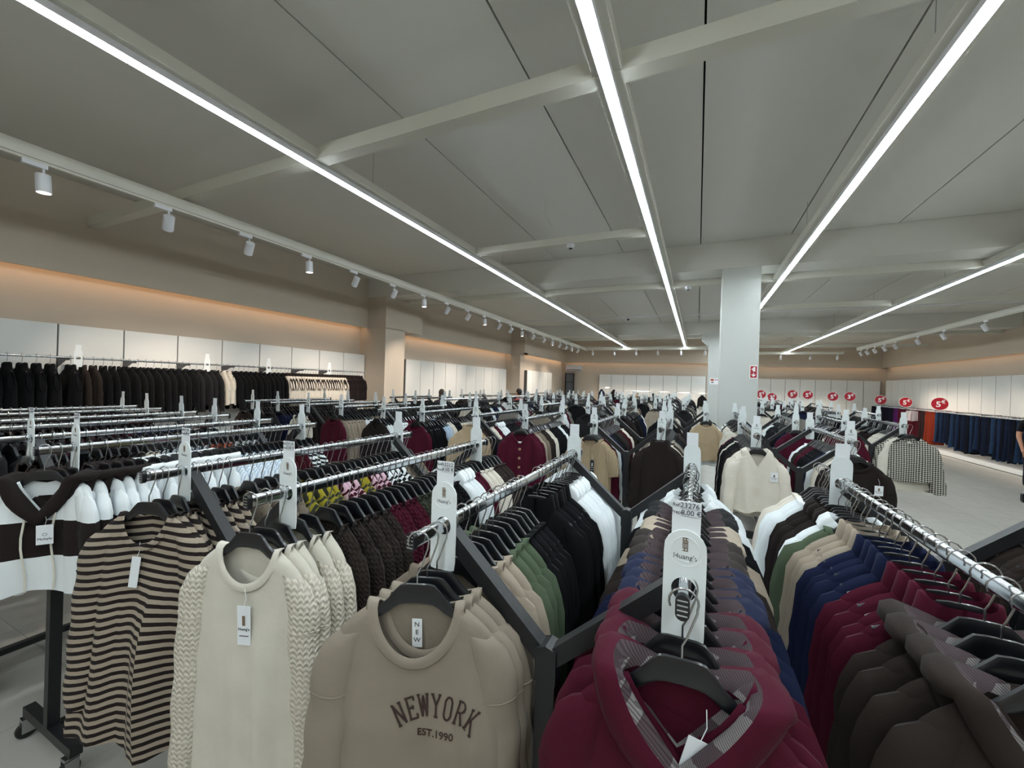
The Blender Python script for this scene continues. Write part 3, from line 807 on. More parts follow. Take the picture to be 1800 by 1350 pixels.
# ------------------------------------------------------------------ first row of racks
RY1, RY2, RY3 = .72, 3.53, 6.18
rails = {'A': -.56, 'B': -.012, 'C': -1.13, 'D': -1.69, 'E': -2.57, 'F': -3.07, 'P3': -3.62, 'P4': -4.10, 'P5': -4.68, 'P6': -5.14, 'G': .525, 'G2': 1.08}
phrase = {'A': 'rail led by NEWYORK lettering', 'B': 'rail behind the 23276 price card', 'C': 'rail led by cable-sleeved sweatshirts', 'D': 'rail led by striped tops', 'E': 'rail led by colour-block hoodies',
          'F': 'rail just left of colour-block hoodies', 'G': 'long front rail at right edge', 'G2': 'cut-off front rail at far right',
          'I': 'rail led by tan ribbed top', 'J': 'rail led by brown high-neck sweater', 'K': 'rail led by cream polo sweater', 'M': 'rail led by tagged brown sweater', 'H': 'rail led by burgundy buttoned cardigan', 'Q': 'rail led by tan turtleneck'}
rack(rails['A'], rails['B'], RY1, 'front garment rack between the NEWYORK sweatshirt and burgundy hoodie rails')
rack(rails['D'], rails['C'], RY1, 'front garment rack holding striped tops and cable-sleeved sweatshirts')
rack(rails['F'], rails['E'], RY1, 'front garment rack with colour-block hoodies and exposed caster foot')
rack(rails['P4'], rails['P3'], RY1, 'fourth front garment rack from the centre toward the left wall')
rack(rails['P6'], rails['P5'], RY1, 'leftmost front garment rack nearest the coat wall')
rack(rails['G'], rails['G2'], RY1 - .02, 'front garment rack at the right edge, partly cut off')

TURN = {('G', 0): .0, ('A', 0): .42, ('A', 1): .38, ('A', 2): .34, ('A', 3): .2, ('C', 0): .25, ('C', 1): .2, ('D', 0): .38, ('D', 1): .2, ('E', 0): .85, ('E', 1): .25, ('B', 0): .05, ('B', 1): -.05, ('K', 0): .0, ('H', 0): .3, ('I', 0): .15, ('Q', 0): .3}
def run(rail, y0, seq, lod, step=.045, x=None, firstlod=None, **kw):
    """seq: list of (kind, colour, pattern, count[, step]) or a number for a gap"""
    y = y0; i = 0; xx = rails[rail] if x is None else x; out = []
    for it in seq:
        if isinstance(it, (int, float)): y += it; continue
        kind, col, pat, n = it[:4]; st = it[4] if len(it) > 4 else step
        for _ in range(n):
            l = lod
            if firstlod is not None and i < firstlod[1]: l = firstlod[0]
            ex = dict(kw)
            if kind == 'hoodie': ex['lining'] = fabric('6f6a6a', 'plaid', '2e1a22')
            if kind == 'blockhoodie': ex['collar'] = fabric(C['dbrown']); ex['lining'] = fabric(C['dbrown']); ex['sleeve'] = fabric(C['white'], 'block', C['dbrown'])
            if kind == 'cable' and col in ('cream', 'stone'): ex['sleeve'] = fabric('c9c2b4', 'cable'); 
            if kind == 'cable' and col not in ('cream', 'stone'): ex['sleeve'] = fabric(C[col], 'cable')
            dx = .018 if rail == 'A' and i < 3 else 0
            if (rail, i) in TURN: ex['yaw'] = TURN[(rail, i)]
            out.append(hang(kind, col, pat, xx + dx + rnd.uniform(-.006, .006), y, phrase[rail], i, l, **ex)); i += 1; y += st * rnd.uniform(.85, 1.15)
    return out
gA = run('A', RY1 - .008, [('sweatshirt', 'taupe', 'plain', 3, .032), .05, ('sweatshirt', 'taupe2', 'plain', 1, .07), ('sweatshirt', 'beige', 'plain', 3, .045), ('sweatshirt', 'sage', 'plain', 3, .045), ('sweater', 'black', 'plain', 4, .04), .14,
          ('mock', 'black', 'plain', 5, .05), ('shirt', 'white', 'plain', 10, .037)], 1, firstlod=(0, 3))
gB = run('B', RY1 - .0, [('hoodie', 'burgundy', 'plain', 4, .06), ('hoodie', 'navy', 'plain', 4, .055), ('hoodie', 'brown', 'plain', 3, .06), ('hoodie', 'beige', 'plain', 3, .06), ('hoodie', 'black', 'plain', 4, .06), ('shirt', 'white', 'plain', 4, .05), .1, ('shirt', 'white', 'plain', 2, .05)], 1, firstlod=(0, 2))
gC = run('C', RY1 + .0, [('cable', 'stone', 'plain', 5, .045), .03, ('cable', 'brown', 'cable', 5, .045), ('cable', 'burgundy', 'cable', 4, .04), ('cable', 'olive', 'cable', 3, .04), ('cable', 'black', 'cable', 5, .04), ('shirt', 'white', 'plain', 4, .036), ('sweater', 'burgundy', 'plain', 2, .04), ('sweater', 'cream', 'plain', 3, .042), ('sweater', 'brown', 'plain', 4, .04)], 1, firstlod=(0, 2))
gD = run('D', RY1 + .01, [('striped', 'beige/dbrown', 'stripe', 7, .045), .03, ('sweater', 'taupe2', 'plain', 4, .045), ('blouse', 'mustard/olive', 'zebra', 4, .045), ('blouse', 'pink/wine', 'zebra', 3, .04), ('blouse', 'mustard/olive', 'zebra', 2, .04), ('blouse', 'pink/wine', 'zebra', 3, .04), ('blouse', 'white/black', 'zebra', 4, .04), ('sweater', 'taupe2', 'plain', 5, .038)], 1, firstlod=(0, 2))
gE = run('E', RY1 + .02, [('blockhoodie', 'white/dbrown', 'block', 7, .05), ('hoodie', 'white', 'plain', 8, .05), ('blouse', 'white/lblue', 'thin', 8, .04), ('sweater', 'wine', 'plain', 4, .04), ('striped', 'white/black', 'stripe', 3, .04)], 1, firstlod=(0, 1))
gF = run('F', RY1 + .1, [('sweater', 'brown', 'plain', 11, .043), ('sweater', 'cream', 'plain', 2, .04), ('blouse', 'white/navy', 'zebra', 6, .042), ('blouse', 'coral/dbrown', 'zebra', 4, .042), ('blouse', 'white/black', 'zebra', 6, .04)], 1, hanger='mass')
gG = run('G', RY1 + .20, [('hoodie', 'brown', 'plain', 4, .06), ('mock', 'burgundy', 'plain', 4, .055), ('mock', 'navy', 'plain', 4, .05), ('mock', 'beige', 'plain', 3, .05), ('blouse', 'sage', 'plain', 1, .045), ('shirt', 'white', 'plain', 2, .045), ('shirt', 'dbrown', 'plain', 5, .045), ('blouse', 'white', 'plain', 3, .05), ('blouse', 'cream', 'plain', 2, .045)], 1)
gG2 = run('G2', RY1 + .55, [('sweater', 'burgundy', 'plain', 1, .07), ('shirt', 'cream', 'plain', 4, .06), ('sweater', 'black', 'plain', 4, .055), ('sweater', 'brown', 'plain', 5, .05)], 1, hanger='mass')

# second row
rails.update({'I': -.85, 'J': -.27, 'K': .43, 'M': 1.02, 'H': -1.53, 'Q': -2.09, 'R1': -2.72, 'R2': -3.27, 'R3': -3.88, 'R4': -4.45, 'R5': -5.0, 'R6': -5.52})
rack(rails['I'], rails['J'], RY2 + .03, 'second-row rack between tan ribbed top and brown high-neck sweater')
rack(rails['K'], rails['M'], RY2 + .05, 'second-row rack with the cream polo sweater in front of column')
rack(rails['Q'], rails['H'], RY2 + .02, 'second-row rack led by burgundy buttoned cardigan')
rack(rails['R2'], rails['R1'], RY2 - .05, 'second-row rack left of the tan turtleneck rail', feet=False)
rack(rails['R4'], rails['R3'], RY2 - .1, 'second-row rack led by plain burgundy sweater', feet=False)
rack(rails['R6'], rails['R5'], RY2 - .12, 'second-row rack nearest to the left wall', feet=False)
gI = run('I', RY2 + .02, [('tee', 'tan', 'rib', 3, .04), ('sweater', 'burgundy', 'plain', 2, .05), ('sweater', 'white', 'plain', 2, .05), ('sweater', 'navy', 'plain', 3, .05), ('sweater', 'black', 'plain', 5, .05), ('sweater', 'brown', 'plain', 4, .05), ('sweater', 'wine', 'plain', 3, .05), ('sweater', 'cream', 'plain', 3, .045)], 1, firstlod=(0, 1))
gJ = run('J', RY2 + .0, [('mock', 'dbrown', 'plain', 2, .05), ('sweater', 'cream', 'plain', 1, .05), ('sweater', 'brown', 'plain', 3, .05), ('sweater', 'beige', 'plain', 2, .05), ('sweater', 'grey', 'plain', 2, .05), ('sweater', 'black', 'plain', 8, .05), ('sweater', 'brown', 'plain', 6, .045)], 1, firstlod=(0, 1))
gK = run('K', RY2 + .03, [('polo', 'cream', 'plain', 3, .045), ('sweater', 'cream', 'plain', 3, .045), ('sweater', 'dbrown', 'plain', 4, .05), ('sweater', 'black', 'plain', 5, .05), ('sweater', 'stone', 'plain', 2, .05), ('sweater', 'black', 'plain', 5, .05), ('sweater', 'wine', 'plain', 2, .05)], 1, firstlod=(0, 1))
gM = run('M', RY2 + .05, [('sweater', 'dbrown', 'plain', 2, .05), ('sweater', 'cream', 'plain', 3, .045), ('shirt', 'white', 'plain', 2, .045), ('sweater', 'navy', 'plain', 3, .045), ('sweater', 'black', 'plain', 6, .045), ('sweater', 'burgundy', 'plain', 3, .045), ('sweater', 'brown', 'plain', 3, .045), ('sweater', 'white', 'plain', 2, .045)], 1, firstlod=(0, 1))
gH = run('H', RY2 + .0, [('cardigan', 'burgundy', 'plain', 4, .045), ('sweater', 'beige', 'plain', 2, .05), ('sweater', 'taupe2', 'plain', 2, .05), ('sweater', 'brown', 'plain', 3, .045), ('sweater', 'cream', 'plain', 2, .05), ('sweater', 'black', 'plain', 6, .05), ('sweater', 'white', 'plain', 2, .045), ('sweater', 'black', 'plain', 4, .045)], 1, firstlod=(0, 1))
gQ = run('Q', RY2 + .0, [('mock', 'tan', 'plain', 2, .05), ('sweater', 'brown', 'plain', 2, .05), ('sweater', 'navy', 'plain', 2, .05), ('sweater', 'cream', 'plain', 2, .05), ('sweater', 'burgundy', 'plain', 2, .05), ('shirt', 'white', 'plain', 4, .05), ('sweater', 'black', 'plain', 6, .05), ('sweater', 'burgundy', 'plain', 4, .05)], 1, hanger='mass')

# ------------------------------------------------------------------ the rest: too many to count, joined
SM = ['black', 'brown', 'dbrown', 'navy', 'burgundy', 'cream', 'white', 'beige', 'taupe2', 'stone', 'charcoal', 'olive', 'grey', 'lblue', 'coral', 'yellow', 'tan', 'wine']
stuff_mats = [fabric(C[c]) for c in SM] + [fabric('c4bdb0', 'gingham', '15120f'), fabric(C['white'], 'zebra', C['black']), fabric('c9b9a0', 'stripe', C['dbrown'])]
def stuff_run(x, y0, L=1.3, seed=0, pal=None, step=.048, gap=.0):
    r = random.Random(seed); y = y0 + .02
    pal = pal or ['black', 'black', 'brown', 'navy', 'burgundy', 'cream', 'white', 'beige', 'taupe2', 'stone', 'charcoal', 'black', 'dbrown', 'grey']
    while y < y0 + L:
        c = r.choice(pal); kind = r.choice(['sweater', 'shirt', 'sweatshirt', 'sweater']); n = r.randint(2, 6)
        for _ in range(n):
            if y > y0 + L: break
            M = Matrix.Translation((x + r.uniform(-.01, .01), y, RAIL_Z)) @ Matrix.Rotation(r.uniform(-.07, .07), 4, 'Z')
            mi = c if isinstance(c, int) else SM.index(c)
            mass.join(gmesh(kind, 3, r.randrange(2)), M, mi); hmass.join(HANG3[0], M); hkmass.join(HANG3[1], M)
            y += step * r.uniform(.85, 1.2)
        if r.random() < gap: y += .12
dark = ['brown', 'dbrown', 'black', 'navy', 'burgundy', 'charcoal', 'wine', 'brown']
for k, pal in (('P3', dark), ('P4', dark + ['cream']), ('P5', dark), ('P6', dark + ['wine'])):
    stuff_run(rails[k], RY1, seed=sum(map(ord, k)), pal=pal)
# ------------------------------------------------------------------ front-facing leaders of the farther racks
def leader(kind, col, pat, x, y, label, **k):
    return hang(kind, col, pat, x, y, 'far rails', 0, 1, label=label, hanger=False, **k)
def extra_hanger(x, y, label):
    h = put('hanger', HANG1[0], None, (x, y, RAIL_Z), label=label, cat='hanger'); put('hook', HANG1[1], h)
def lead(kind, col, pat, x, y, label, hlabel, **k):
    g = leader(kind, col, pat, x, y, label, **k); extra_hanger(x, y, hlabel); return g
for k, y, kind, col, pat, what in (('R1', RY2 - .06, 'sweater', 'burgundy', 'plain', 'burgundy sweater fronting the rail left of tan turtleneck'), ('R2', RY2 - .05, 'cardigan', 'dbrown', 'plain', 'blackish brown v-neck cardigan fronting a second-row rail'),
                         ('R3', RY2 - .10, 'sweater', 'burgundy', 'plain', 'plain burgundy sweater beside light blue garments'), ('R4', RY2 - .1, 'top', 'stone', 'plain', 'stone sleeveless top fronting a second-row rail'),
                         ('R5', RY2 - .12, 'sweater', 'charcoal', 'plain', 'charcoal sweater fronting a second-row rail by the coats'), ('R6', RY2 - .12, 'sweater', 'brown', 'plain', 'dark brown sweater fronting the leftmost second-row rail')):
    lead(kind, col, pat, rails[k], y, what, 'black hanger of the ' + what)
pal2 = ['burgundy', 'cream', 'stone', 'taupe2', 'lblue', 'white', 'black', 'black', 'brown', 'beige']
for k in ('R1', 'R2', 'R3', 'R4', 'R5', 'R6'):
    stuff_run(rails[k], RY2 - .02, seed=sum(map(ord, k)) + 3, pal=pal2 if k in ('R1', 'R2', 'R3') else dark + ['cream', 'stone'])

# rows three to seven
row_x = [-5.55, -5.0, -4.38, -3.82, -3.2, -2.64, -2.33 + .3, -1.48, -1.0 + .1, -.43 + .0, .13, 9, 1.08, 1.66, 2.16, 2.74]
rows = []
pairs3 = [(-5.5, -4.95), (-4.35, -3.8), (-2.9, -2.33), (-1.58, -1.02), (-.43, .12), (.52, 1.06), (1.62, 2.15)]
pairsN = [(-5.5, -4.95), (-4.3, -3.75), (-3.1, -2.55), (-1.95, -1.40), (-.80, -.25), (1.15, 1.70), (2.28, 2.83)]
far_pal = ['black', 'black', 'brown', 'navy', 'burgundy', 'cream', 'white', 'stone', 'charcoal', 'black', 'dbrown', 'grey', 'beige']
for ri, (y, prs) in enumerate(((RY3, pairs3), (8.9, pairsN), (11.6, pairsN), (14.2, pairsN), (16.8, pairsN))):
    for pi, (xa, xb) in enumerate(prs):
        if ri >= 3 and pi >= 5: xa += .4; xb += .4
        yo = y + [.0, .12, -.05, .08, .0, -.03, .05][pi] + (0 if ri == 0 else .15 * ((pi * 7 + ri * 3) % 3 - 1))
        if ri == 0 and pi == 5: yo = 5.6
        if ri == 0 and pi == 6: yo = RY3 - .22
        if ri == 4 and xb < -3.5: continue
        L = 1.3
        rack(xa, xb, yo, '%s rack from the left in the %s row of racks' % (ordw(pi), ordw(ri + 2)), parts=False)
        for q, xx in enumerate((xa, xb)):
            sd = ri * 100 + pi * 10 + q
            stuff_run(xx, yo + .03, L=.62 if (ri == 0 and xx > 0 and xx < .3) else 1.3, seed=sd, pal=far_pal, step=.05, gap=.3)
            tag_holder(xx, yo + .1, 2, True, 'white price tag holder at near end, %s rail from the left, %s row' % (ordw(pi * 2 + q), ordw(ri + 2)), rz=rnd.uniform(-.15, .15))
            tag_holder(xx, yo + 1.28, 2, False, 'white price tag holder at far end, %s rail from the left, %s row' % (ordw(pi * 2 + q), ordw(ri + 2)), rz=rnd.uniform(-.15, .15))
gN = lead('blouse', 'stone/black', 'gingham', 2.18, RY3 - .2, 'black and white gingham blouse hanging at the aisle', 'black hanger of the foremost gingham blouse', yaw=-.2)
for q in range(3): lead('blouse', 'stone/black', 'gingham', 2.16, RY3 - .14 + q * .06, '%s gingham blouse behind the foremost one at the aisle' % ordw(q), 'black hanger of the %s gingham blouse behind the foremost' % ordw(q))
lead('sweater', 'tan', 'plain', .12, RY3 - .03, 'plain tan sweater hanging just left of the column', 'black hanger of the plain tan sweater by column')
lead('cardigan', 'dbrown', 'plain', -1.02, RY3 + .0, 'blackish brown henley sweater in the third row', 'black hanger of the blackish brown henley')
lead('sweater', 'burgundy', 'plain', 1.06, 5.62, 'burgundy wide-neck sweater right of the column', 'black hanger of the burgundy wide-neck sweater')
lead('sweater', 'taupe', 'plain', -2.33, RY3 - .02, 'taupe sweater in the third row behind burgundy cardigan', 'black hanger of the third-row taupe sweater')
lead('sweater', 'black', 'plain', -.43, RY3 - .02, 'black sweater in the third row beside tan sweater', 'black hanger of the third-row black sweater')
lead('sweater', 'cream', 'plain', 1.62, RY3 - .02, 'cream sweater in the third row left of gingham blouses', 'black hanger of the third-row cream sweater')

# tags on the first two rows
info = {'A': ('A3212', '9,00 €'), 'B': ('23276', '8,00 €'), 'C': ('23118', '7,00 €'), 'D': ('A3105', '6,00 €'), 'E': ('A3320', '9,00 €'), 'F': ('23041', '7,00 €')}
for k in ('A', 'B', 'C', 'D', 'E', 'F', 'G', 'G2', 'P3', 'P4', 'P5', 'P6'):
    ph = phrase.get(k, '%s rail from the left in front' % {'P3': 'fourth', 'P4': 'third', 'P5': 'second', 'P6': 'first'}.get(k, ''))
    if k not in ('G', 'G2'):
        r_, p_ = info.get(k, (None, None))
        tag_holder(rails[k], RY1 + (.115 if k != 'B' else .06), 1, True, 'white price tag holder at near end of the ' + ph, r_, p_, rz=.05 if k != 'B' else 0.)
    tag_holder(rails[k], RY1 + 1.27, 1, False, 'white price tag holder at far end of the ' + ph, rz=.03)
for k in ('I', 'J', 'K', 'M', 'H', 'Q', 'R1', 'R2', 'R3', 'R4', 'R5', 'R6'):
    ph = phrase.get(k, 'second-row rail, %s from the left' % {'R1': 'sixth', 'R2': 'fifth', 'R3': 'fourth', 'R4': 'third', 'R5': 'second', 'R6': 'first'}.get(k, ''))
    yo = RY2 + {'I': .03, 'J': .03, 'K': .05, 'M': .05, 'H': .02, 'Q': .02, 'R1': -.05, 'R2': -.05, 'R3': -.1, 'R4': -.1}.get(k, -.12)
    tag_holder(rails[k], yo + .10, 1, True, 'white price tag holder at near end of the ' + ph, rz=rnd.uniform(-.2, .05))
    tag_holder(rails[k], yo + 1.27, 1, False, 'white price tag holder at far end of the ' + ph, rz=rnd.uniform(-.2, .05))

# ------------------------------------------------------------------ lettering, labels and swing tags on the leaders
def bvh_of(o):
    me = o.data
    return BVHTree.FromPolygons([v.co.copy() for v in me.vertices], [tuple(p.vertices) for p in me.polygons])
def press(o, me, M, off=.0012):
    """lay a flat lettering mesh onto the front cloth of garment o (local -Y side)"""
    t = bvh_of(o); me = me.copy(); me.transform(M)
    for v in me.vertices:
        h = t.ray_cast(Vector((v.co.x, -.4, v.co.z)), Vector((0, 1, 0)))
        y = h[0].y if h[0] is not None else 0
        v.co.y = y - off + v.co.y * .4
    return me
g = gA[0]
wordm = 'NEWYORK'; R = .155
STROKES = {   # unit cell 0..1, stroke polylines plus serif bars (x0, x1, z)
 'N': ([[(.15, 0), (.15, 1), (.85, 0), (.85, 1)]], [(0, .32, 0), (0, .2, 1), (.68, 1, 1)]),
 'E': ([[(.2, 0), (.2, 1)], [(.2, 1), (.9, 1), (.9, .82)], [(.2, .52), (.65, .52)], [(.65, .6), (.65, .44)], [(.2, 0), (.92, 0), (.92, .2)]], [(.05, .3, 0), (.05, .3, 1)]),
 'W': ([[(.05, 1), (.28, 0), (.5, .95), (.72, 0), (.95, 1)]], [(-.1, .2, 1), (.8, 1.1, 1)]),
 'Y': ([[(.1, 1), (.5, .5), (.9, 1)], [(.5, .5), (.5, 0)]], [(-.03, .28, 1), (.72, 1.03, 1), (.3, .7, 0)]),
 'O': ([[(.35, 0), (.15, .18), (.15, .82), (.35, 1), (.65, 1), (.85, .82), (.85, .18), (.65, 0), (.35, 0)]], []),
 'R': ([[(.2, 0), (.2, 1), (.65, 1), (.85, .86), (.85, .64), (.65, .5), (.2, .5)], [(.5, .5), (.88, 0)]], [(.05, .38, 0), (.05, .3, 1), (.75, 1.02, 0)]),
 'K': ([[(.2, 0), (.2, 1)], [(.2, .42), (.85, 1)], [(.42, .6), (.88, 0)]], [(.05, .38, 0), (.05, .38, 1), (.7, 1, 1), (.72, 1.02, 0)])}
def slab_letter(ch, w, h, t):
    m = MB(); st, se = STROKES[ch]
    def seg(a, b):
        n = 4
        for q in range(n):
            p0 = [a[k] + (b[k] - a[k]) * q / n for k in (0, 1)]; p1 = [a[k] + (b[k] - a[k]) * (q + 1) / n for k in (0, 1)]
            m.beam(((p0[0] - .5) * w, 0, (p0[1] - .5) * h), ((p1[0] - .5) * w, 0, (p1[1] - .5) * h), t, .0016, 0, up=(0, 1, 0))
    for pl in st:
        for a, b in zip(pl[:-1], pl[1:]): seg(a, b)
    for x0, x1, z in se: seg((x0, z), (x1, z))
    return m.mesh('letter', [M_thread], False)
for i, ch in enumerate(wordm):
    a = (i - 3) * .172
    M = Matrix.Translation((.052 + R * math.sin(a), 0, -.478 + R * math.cos(a) - .012)) @ Matrix.Rotation(a * .85, 4, 'Y')
    put('embroidered_letter', press(g, slab_letter(ch, .021, .046, .0042), M, .002), g)
put('embroidered_text', press(g, text_mesh('EST.1990', .021, M_thread, .0005, .0004), Matrix.Translation((.052, 0, -.395))), g)
def neck_label(o, txt, x=0, z=-.17, y=.010, w=.011, h=.034, rot=0):
    l = put('neck_label', MB().box(-w, w, -.0006, .0006, -h, h).mesh('neck_label', [M_card], False), o, (x, y, z - h), (.12, rot, 0))
    for i, ch in enumerate(txt): put('label_letter', text_mesh(ch, .015, M_ink, .0003), l, (0, -.0012, h * .62 - i * h * .55))
    return l
neck_label(gA[0], 'NEW', 0, -.168)
neck_label(gA[1], 'NEW', .004, -.168)
def swing_tag(o, x, z, w, h, rot=0, mat=None, deco=True, off=.012, txt=None):
    t = bvh_of(o); hh_ = t.ray_cast(Vector((x, -.4, z - h)), Vector((0, 1, 0))); y = (hh_[0].y if hh_[0] is not None else -.03) - off
    c = put('swing_tag', MB().box(-w, w, -.0006, .0006, -h, h).mesh('swing_tag', [mat or M_card], False), o, (x, y, z - h), (.03, rot, .1))
    put('tag_string', MB().tube([(0, 0, h * .92), (.004, .004, h + .02), (-.003, .008, h + .045)], .0008, 5).mesh('tag_string', [M_card]), c)
    if deco:
        put('tag_emblem', MB().box(-w * .22, w * .22, -.0012, -.0006, h * .0, h * .5).mesh('tag_emblem', [M_bronze if mat is None else M_card], False), c)
        put('tag_print', text_mesh(txt or "Huang's", w * .55, M_ink if mat is None else M_card, .0003), c, (0, -.0012, -h * .18))
        put('tag_rule', MB().box(-w * .7, w * .7, -.0012, -.0006, -h * .55, -h * .51).mesh('tag_rule', [M_ink if mat is None else M_card], False), c)
    return c
swing_tag(gC[0], .015, -.275, .019, .055, .0)
swing_tag(gD[0], -.01, -.26, .014, .052, .12, deco=False)
tg = swing_tag(gE[0], .03, -.31, .026, .042, .0, deco=False, off=.03)
put('tag_print', text_mesh('MyStyle', .014, M_ink, .0003), tg, (0, -.0012, -.018))
put('tag_emblem', MB().tube([(.007 * math.cos(a), -.0008, .001 + .0055 * math.sin(a)) for a in np.linspace(0, 2 * PI, 14, endpoint=False)], .0007, 4, closed=True).mesh('tag_emblem', [M_ink]), tg)
swing_tag(gK[0], .105, -.25, .024, .034)
swing_tag(gM[0], .12, -.27, .024, .034)
swing_tag(gI[0], .025, -.30, .016, .055, 0, solid('black_card', '17171a', .6))
swing_tag(gB[0], .02, -.19, .018, .038, .25, deco=False, off=.004)
# drawstrings of the front hoodies
for sx in (-.045, .045):
    t = bvh_of(gE[0]); P = []
    for z in np.linspace(-.22, -.60, 9):
        h = t.ray_cast(Vector((sx, -.4, z)), Vector((0, 1, 0))); P.append((sx + .006 * math.sin(z * 20), (h[0].y if h[0] is not None else -.03) - .008 - (.02 if z > -.26 else 0), z))
    put('drawstring', MB().tube(P, .0042, 6).mesh('drawstring', [fabric('d9d5c8')]), gE[0])
t = bvh_of(gB[0]); P = []
for z in np.linspace(-.27, -.66, 10):
    h = t.ray_cast(Vector((.0, -.4, z)), Vector((0, 1, 0))); P.append((.0 + .004 * math.sin(z * 20), (h[0].y if h[0] is not None else -.03) - .006 - (.022 if z > -.29 else 0), z))
put('drawstring', MB().tube(P, .0045, 6).mesh('drawstring', [fabric('d9d5c8')]), gB[0])
l = put('neck_label', MB().box(-.017, .017, -.0008, .0008, -.013, .013).mesh('neck_label', [M_card], False), gB[0], (.008, -.075, -.262), (.1, .35, 0))
put('label_letter', text_mesh('E', .013, M_ink, .0003), l, (-.001, -.0014, .005), (0, 1.2, 0)); put('label_letter', text_mesh('W', .013, M_ink, .0003), l, (.004, -.0014, -.006), (0, 1.2, 0))
me = press(gB[0], text_mesh('So', .085, fabric('c9bfb2'), .0006, -.002), Matrix.Translation((-.105, 0, -.455)))
put('embroidered_text', me, gB[0])
# buttons on the burgundy cardigan and its label
for i in range(4):
    t = bvh_of(gH[0]); z = -.27 - i * .085; h = t.ray_cast(Vector((0, -.4, z)), Vector((0, 1, 0)))
    put('button', MB().lathe([(.012, 0), (.013, -.003), (.011, -.006)], 14, axis='y').mesh('button', [solid('gold_button', 'c9a98a', .3, metal=.7)]), gH[0], (0, h[0].y - .001, z))
put('neck_label', MB().box(-.028, .028, -.0008, .0008, -.007, .007).mesh('neck_label', [M_card], False), gH[0], (0, -.022, -.205))

# ------------------------------------------------------------------ left wall rail with coats
xr_, zr = -6.70, 2.02
r = put('wall_rail', MB().tube([(xr_, -2.5, zr), (xr_, 6.75, zr)], .0125, 10).mesh('wall_rail', [M_chrome]), label='long chrome wall rail carrying the dark coats', cat='rail')
for k in range(0, 14):
    y = .873 + (k - 5) * .617
    put('bracket', MB().beam((-7.04, y, zr - .015), (xr_, y, zr - .015), .012, .03).prism([(-7.04, zr - .03), (-7.04, zr - .12), (-6.8, zr - .03)], y - .003, y + .003).mesh('bracket', [M_upright], False), r)
wphr = 'coat rail on the left wall'
def coat(i, y, kind, col, pat='plain', collar=None):
    G = gmesh(kind, 1, i % 3); m = gmat(col, pat)
    nm = 'coat' if kind == 'jacket' else 'padded_vest'
    b = put(nm, G['body'], None, (xr_, y, zr), (0, 0, rnd.uniform(-.1, .1)), label='%s %s, %s from the left on the wall rail' % (CNAME[col], nm.replace('_', ' '), ordw(i)), cat=nm.replace('_', ' '), group='coats on the left wall rail', mats=[m, m])
    for n, me in G.items():
        if n != 'body': put('armhole' if 'opening' in n else 'sleeve' if n.startswith('sleeve') else n, me, b, mats=[collar or m, collar or m])
    MM = Matrix.Translation((xr_, y, zr)); hmass.join(HANGM[0], MM); hkmass.join(HANGM[1], MM)
i = 0; y = .9
while y < 6.6:
    if y < 2.1: kind, col, st = 'vest', 'black', .105
    elif y < 2.35: kind, col, st = 'jacket', 'brown', .09
    elif y < 3.35: kind, col, st = 'jacket', 'black', .085
    elif y < 3.75: kind, col, st = 'jacket', 'charcoal', .09
    elif y < 3.9: kind, col, st = 'vest', 'stone', .08
    elif y < 4.75: kind, col, st = 'jacket', 'black', .08
    elif y < 6.15: kind, col, st = 'vest', 'cream', .058
    else: kind, col, st = 'vest', 'dbrown', .07
    if 2.0 < y < 2.06: y += .06
    coat(i, y, kind, col, collar=fabric(C['dbrown']) if col == 'cream' else None); i += 1; y += st
for k, y in enumerate((2.17, 3.55, 4.5, 5.75)):
    put('price_tag_holder', TG['far'], None, (xr_ + .03, y, zr), (0, 0, PI / 2 * .8), label='%s white tag holder from the left on the coat rail' % ordw(k), cat='price tag', group='tag holders on the coat rail')

put('garment_mass', mass.mesh('garment_mass', stuff_mats, True, 55), label='many more garments packed on the left and far rails', cat='clothes', kind='stuff')
put('hanger_mass', hmass.mesh('hanger_mass', [M_plastic], False), label='many more black hangers on the left and far rails', cat='hangers', kind='stuff')
put('hook_mass', hkmass.mesh('hook_mass', [M_steel], False), label='many more steel hanger hooks on left and far rails', cat='hooks', kind='stuff')

# ------------------------------------------------------------------ trousers along the right wall
xt, zt = 7.3, 1.40
r = put('wall_rail', MB().tube([(xt, 9.0, zt), (xt, 23.4, zt)], .0125, 8).mesh('wall_rail', [M_chrome]), label='chrome wall rail carrying jeans and trousers', cat='rail')
for k in range(12):
    y = 23.55 - 1.228 * k - .3
    put('bracket', MB().beam((7.71, y, zt - .015), (xt, y, zt - .015), .012, .03).mesh('bracket', [M_upright], False), r)
put('low_plinth', MB().box(7.15, 7.70, 9.0, 23.4, .02, .14).mesh('low_plinth', [M_panel], False), label='low white plinth under the hanging trousers', cat='plinth')
def trousers_mesh(seed, flare):
    rng = np.random.default_rng(seed); m = MB(); nv, nk = 12, 10
    for sd in (-1, 1):
        s = np.linspace(0, 1, nv); a = np.linspace(0, 2 * PI, nk + 1); S, A = np.meshgrid(s, a, indexing='ij')
        cx = np.interp(s, [0, .22, 1], [.085, .088, .10]); ax = np.interp(s, [0, .22, .6, 1], [.088, .096, .08 + flare * .3, .075 + flare]); by = np.interp(s, [0, .2, 1], [.02, .032, .028])
        X = sd * cx[:, None] + ax[:, None] * np.cos(A); Y = by[:, None] * np.sin(A) * (1 + .2 * np.sin(3 * A + S * 4 + seed)); Z = -.06 - S * 1.08 + .01 * np.sin(A * 2)
        m.grid(np.stack([X, Y, Z], 2), 0, flip=True)
    w = MB(); w.box(-.172, .172, -.024, .024, -.085, -.052)
    return m.mesh('trousers', [fabric('808080')], True, 60), w.mesh('waistband', [fabric('808080')], False)
TM = [trousers_mesh(k, f) for k, f in enumerate((.01, .05, .03))]
